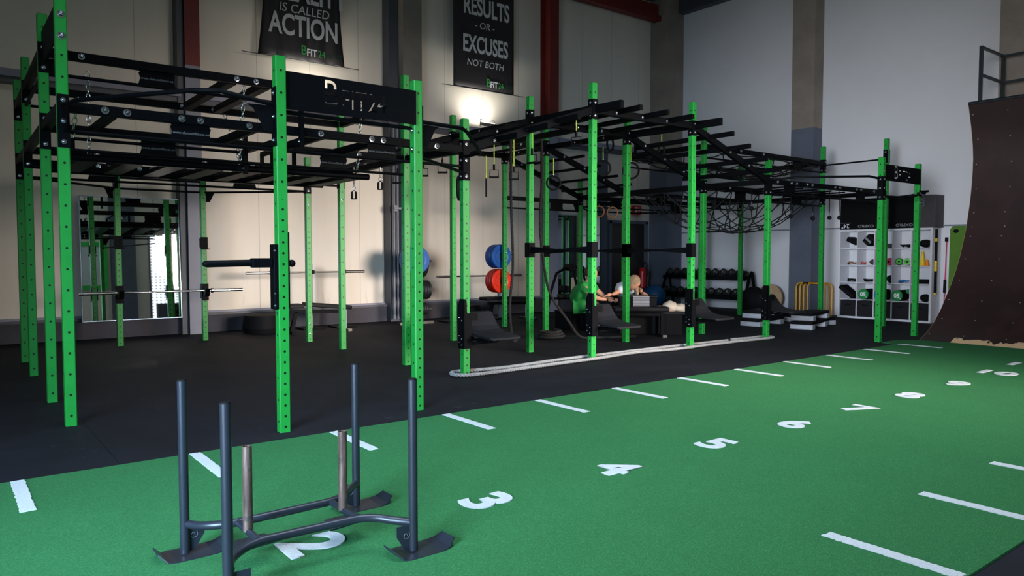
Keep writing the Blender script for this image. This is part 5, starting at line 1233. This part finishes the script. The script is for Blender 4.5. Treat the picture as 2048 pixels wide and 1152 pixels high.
# ------------------------------------------------------------ warped wall ramp
rp = root('warped_wall', 'tall dark brown plywood quarter-pipe ramp at the end of the turf', 'ramp', (13.4, 3.2, 0))
prof = [(12.17, .005), (12.45, .12), (12.72, .29), (12.93, .47), (13.12, .68), (13.30, .88), (13.46, 1.09), (13.59, 1.30), (13.69, 1.51), (13.80, 1.76), (13.88, 2.02), (13.95, 2.28), (13.99, 2.53), (14.015, 2.75), (14.02, 2.96), (13.99, 3.2), (13.92, 3.45), (13.85, 3.65), (13.77, 3.85)]
Y0, Y1 = .9, 5.295
vs = []; nn = len(prof); off = []
for i, (x, z) in enumerate(prof):
    a = prof[max(0, i-1)]; b_ = prof[min(nn-1, i+1)]; dxx, dzz = b_[0]-a[0], b_[1]-a[1]; l = math.hypot(dxx, dzz); off.append((x+dzz/l*.022, max(0, z-dxx/l*.022)))
for (x, z), (x2, z2) in zip(prof, off): vs += [(x, Y0, z), (x, Y1, z), (x2, Y1, z2), (x2, Y0, z2)]
m = MB()
m.add([v for k in range(nn) for v in (vs[4*k], vs[4*k+1])], [(2*i, 2*i+1, 2*i+3, 2*i+2) for i in range(nn-1)], True)
m.add([v for k in range(nn) for v in (vs[4*k+3], vs[4*k+2])], [(2*i, 2*i+2, 2*i+3, 2*i+1) for i in range(nn-1)], True)
m.build('ply_surface', 'ply', rp, org=(12.17, 5.3, 0))
m = MB()
m.add([v for k in range(nn) for v in (V(*vs[4*k+1])+V(0, .001, 0), V(*vs[4*k+2])+V(.01, .001, 0))], [(2*i, 2*i+1, 2*i+3, 2*i+2) for i in range(nn-1)])
q = m.build('ply_edge', 'plyedge', rp); qq = q.modifiers.new('s', 'SOLIDIFY'); qq.thickness = .004; qq.offset = 0
for y in (.95, 2.1, 3.2, 4.3, 5.22):
    m = MB(); m.prism([(x+.03, y-.03, z) for x, z in prof[2:]]+[(14.6, y-.03, 3.82), (14.6, y-.03, .0), (12.9, y-.03, .0)], (0, .06, 0)); m.build('rib_frame', 'plyedge', rp)
MB().bb(13.77, 15.0, Y0, Y1, 3.86, 3.90).build('deck', 'blackr', rp)
MB().cyl((13.78, Y0, 3.87), (13.78, Y1, 3.87), .024, 12).build('coping', 'rail', rp)
for y in (Y0+.05, 3.1, 5.2): MB().bb(14.9, 14.98, y-.04, y+.04, 0, 3.86).build('support_leg', 'plyedge', rp)
m = MB(); rnd = random.Random(2)
pl = [0]
for i in range(1, nn): pl.append(pl[-1]+math.hypot(prof[i][0]-prof[i-1][0], prof[i][1]-prof[i-1][1]))
def onprof(s_):
    for i in range(nn-1):
        if pl[i+1] >= s_:
            f_ = (s_-pl[i])/(pl[i+1]-pl[i]); a, b_ = prof[i], prof[i+1]; dx_, dz_ = b_[0]-a[0], b_[1]-a[1]; l = math.hypot(dx_, dz_)
            return V(a[0]+dx_*f_, 0, a[1]+dz_*f_), V(-dz_/l, 0, dx_/l)
    return V(prof[-1][0], 0, prof[-1][1]), V(-1, 0, 0)
for s_ in [.25+.42*k for k in range(11)]+[2.52]:
    for y in (5.22, 4.72, 4.2, 3.7, 3.2, 2.7, 2.2):
        p_, n_2 = onprof(s_); p_ = V(p_.x, y+rnd.uniform(-.03, .03), p_.z); m.cyl(p_, p_+n_2*.003, .009, 8)
m.build('screw_heads', 'screw', rp)
# guard rail on the deck
gr = root('guard_rail', 'dark steel guard rail on top of the ramp', 'railing', (14.0, 4.8, 3.9))
gx, gx2 = 14.05, 15.0
MB().bb(gx-.025, gx+.025, 5.2, 5.25, 3.9, 4.86).build('rail_post', 'rail', gr); MB().bb(gx2-.025, gx2+.025, 5.2, 5.25, 3.9, 4.86).build('rail_post', 'rail', gr)
MB().bb(gx2-.025, gx2+.025, 3.0, 3.05, 3.9, 4.86).build('rail_post', 'rail', gr)
for z in (4.84, 4.38):
    MB().bb(gx+.025, gx2-.025, 5.205, 5.245, z-.02, z+.02).build('rail_bar', 'rail', gr); MB().bb(gx2-.02, gx2+.02, 1.0, 5.2, z-.02, z+.02).build('rail_bar', 'rail', gr)
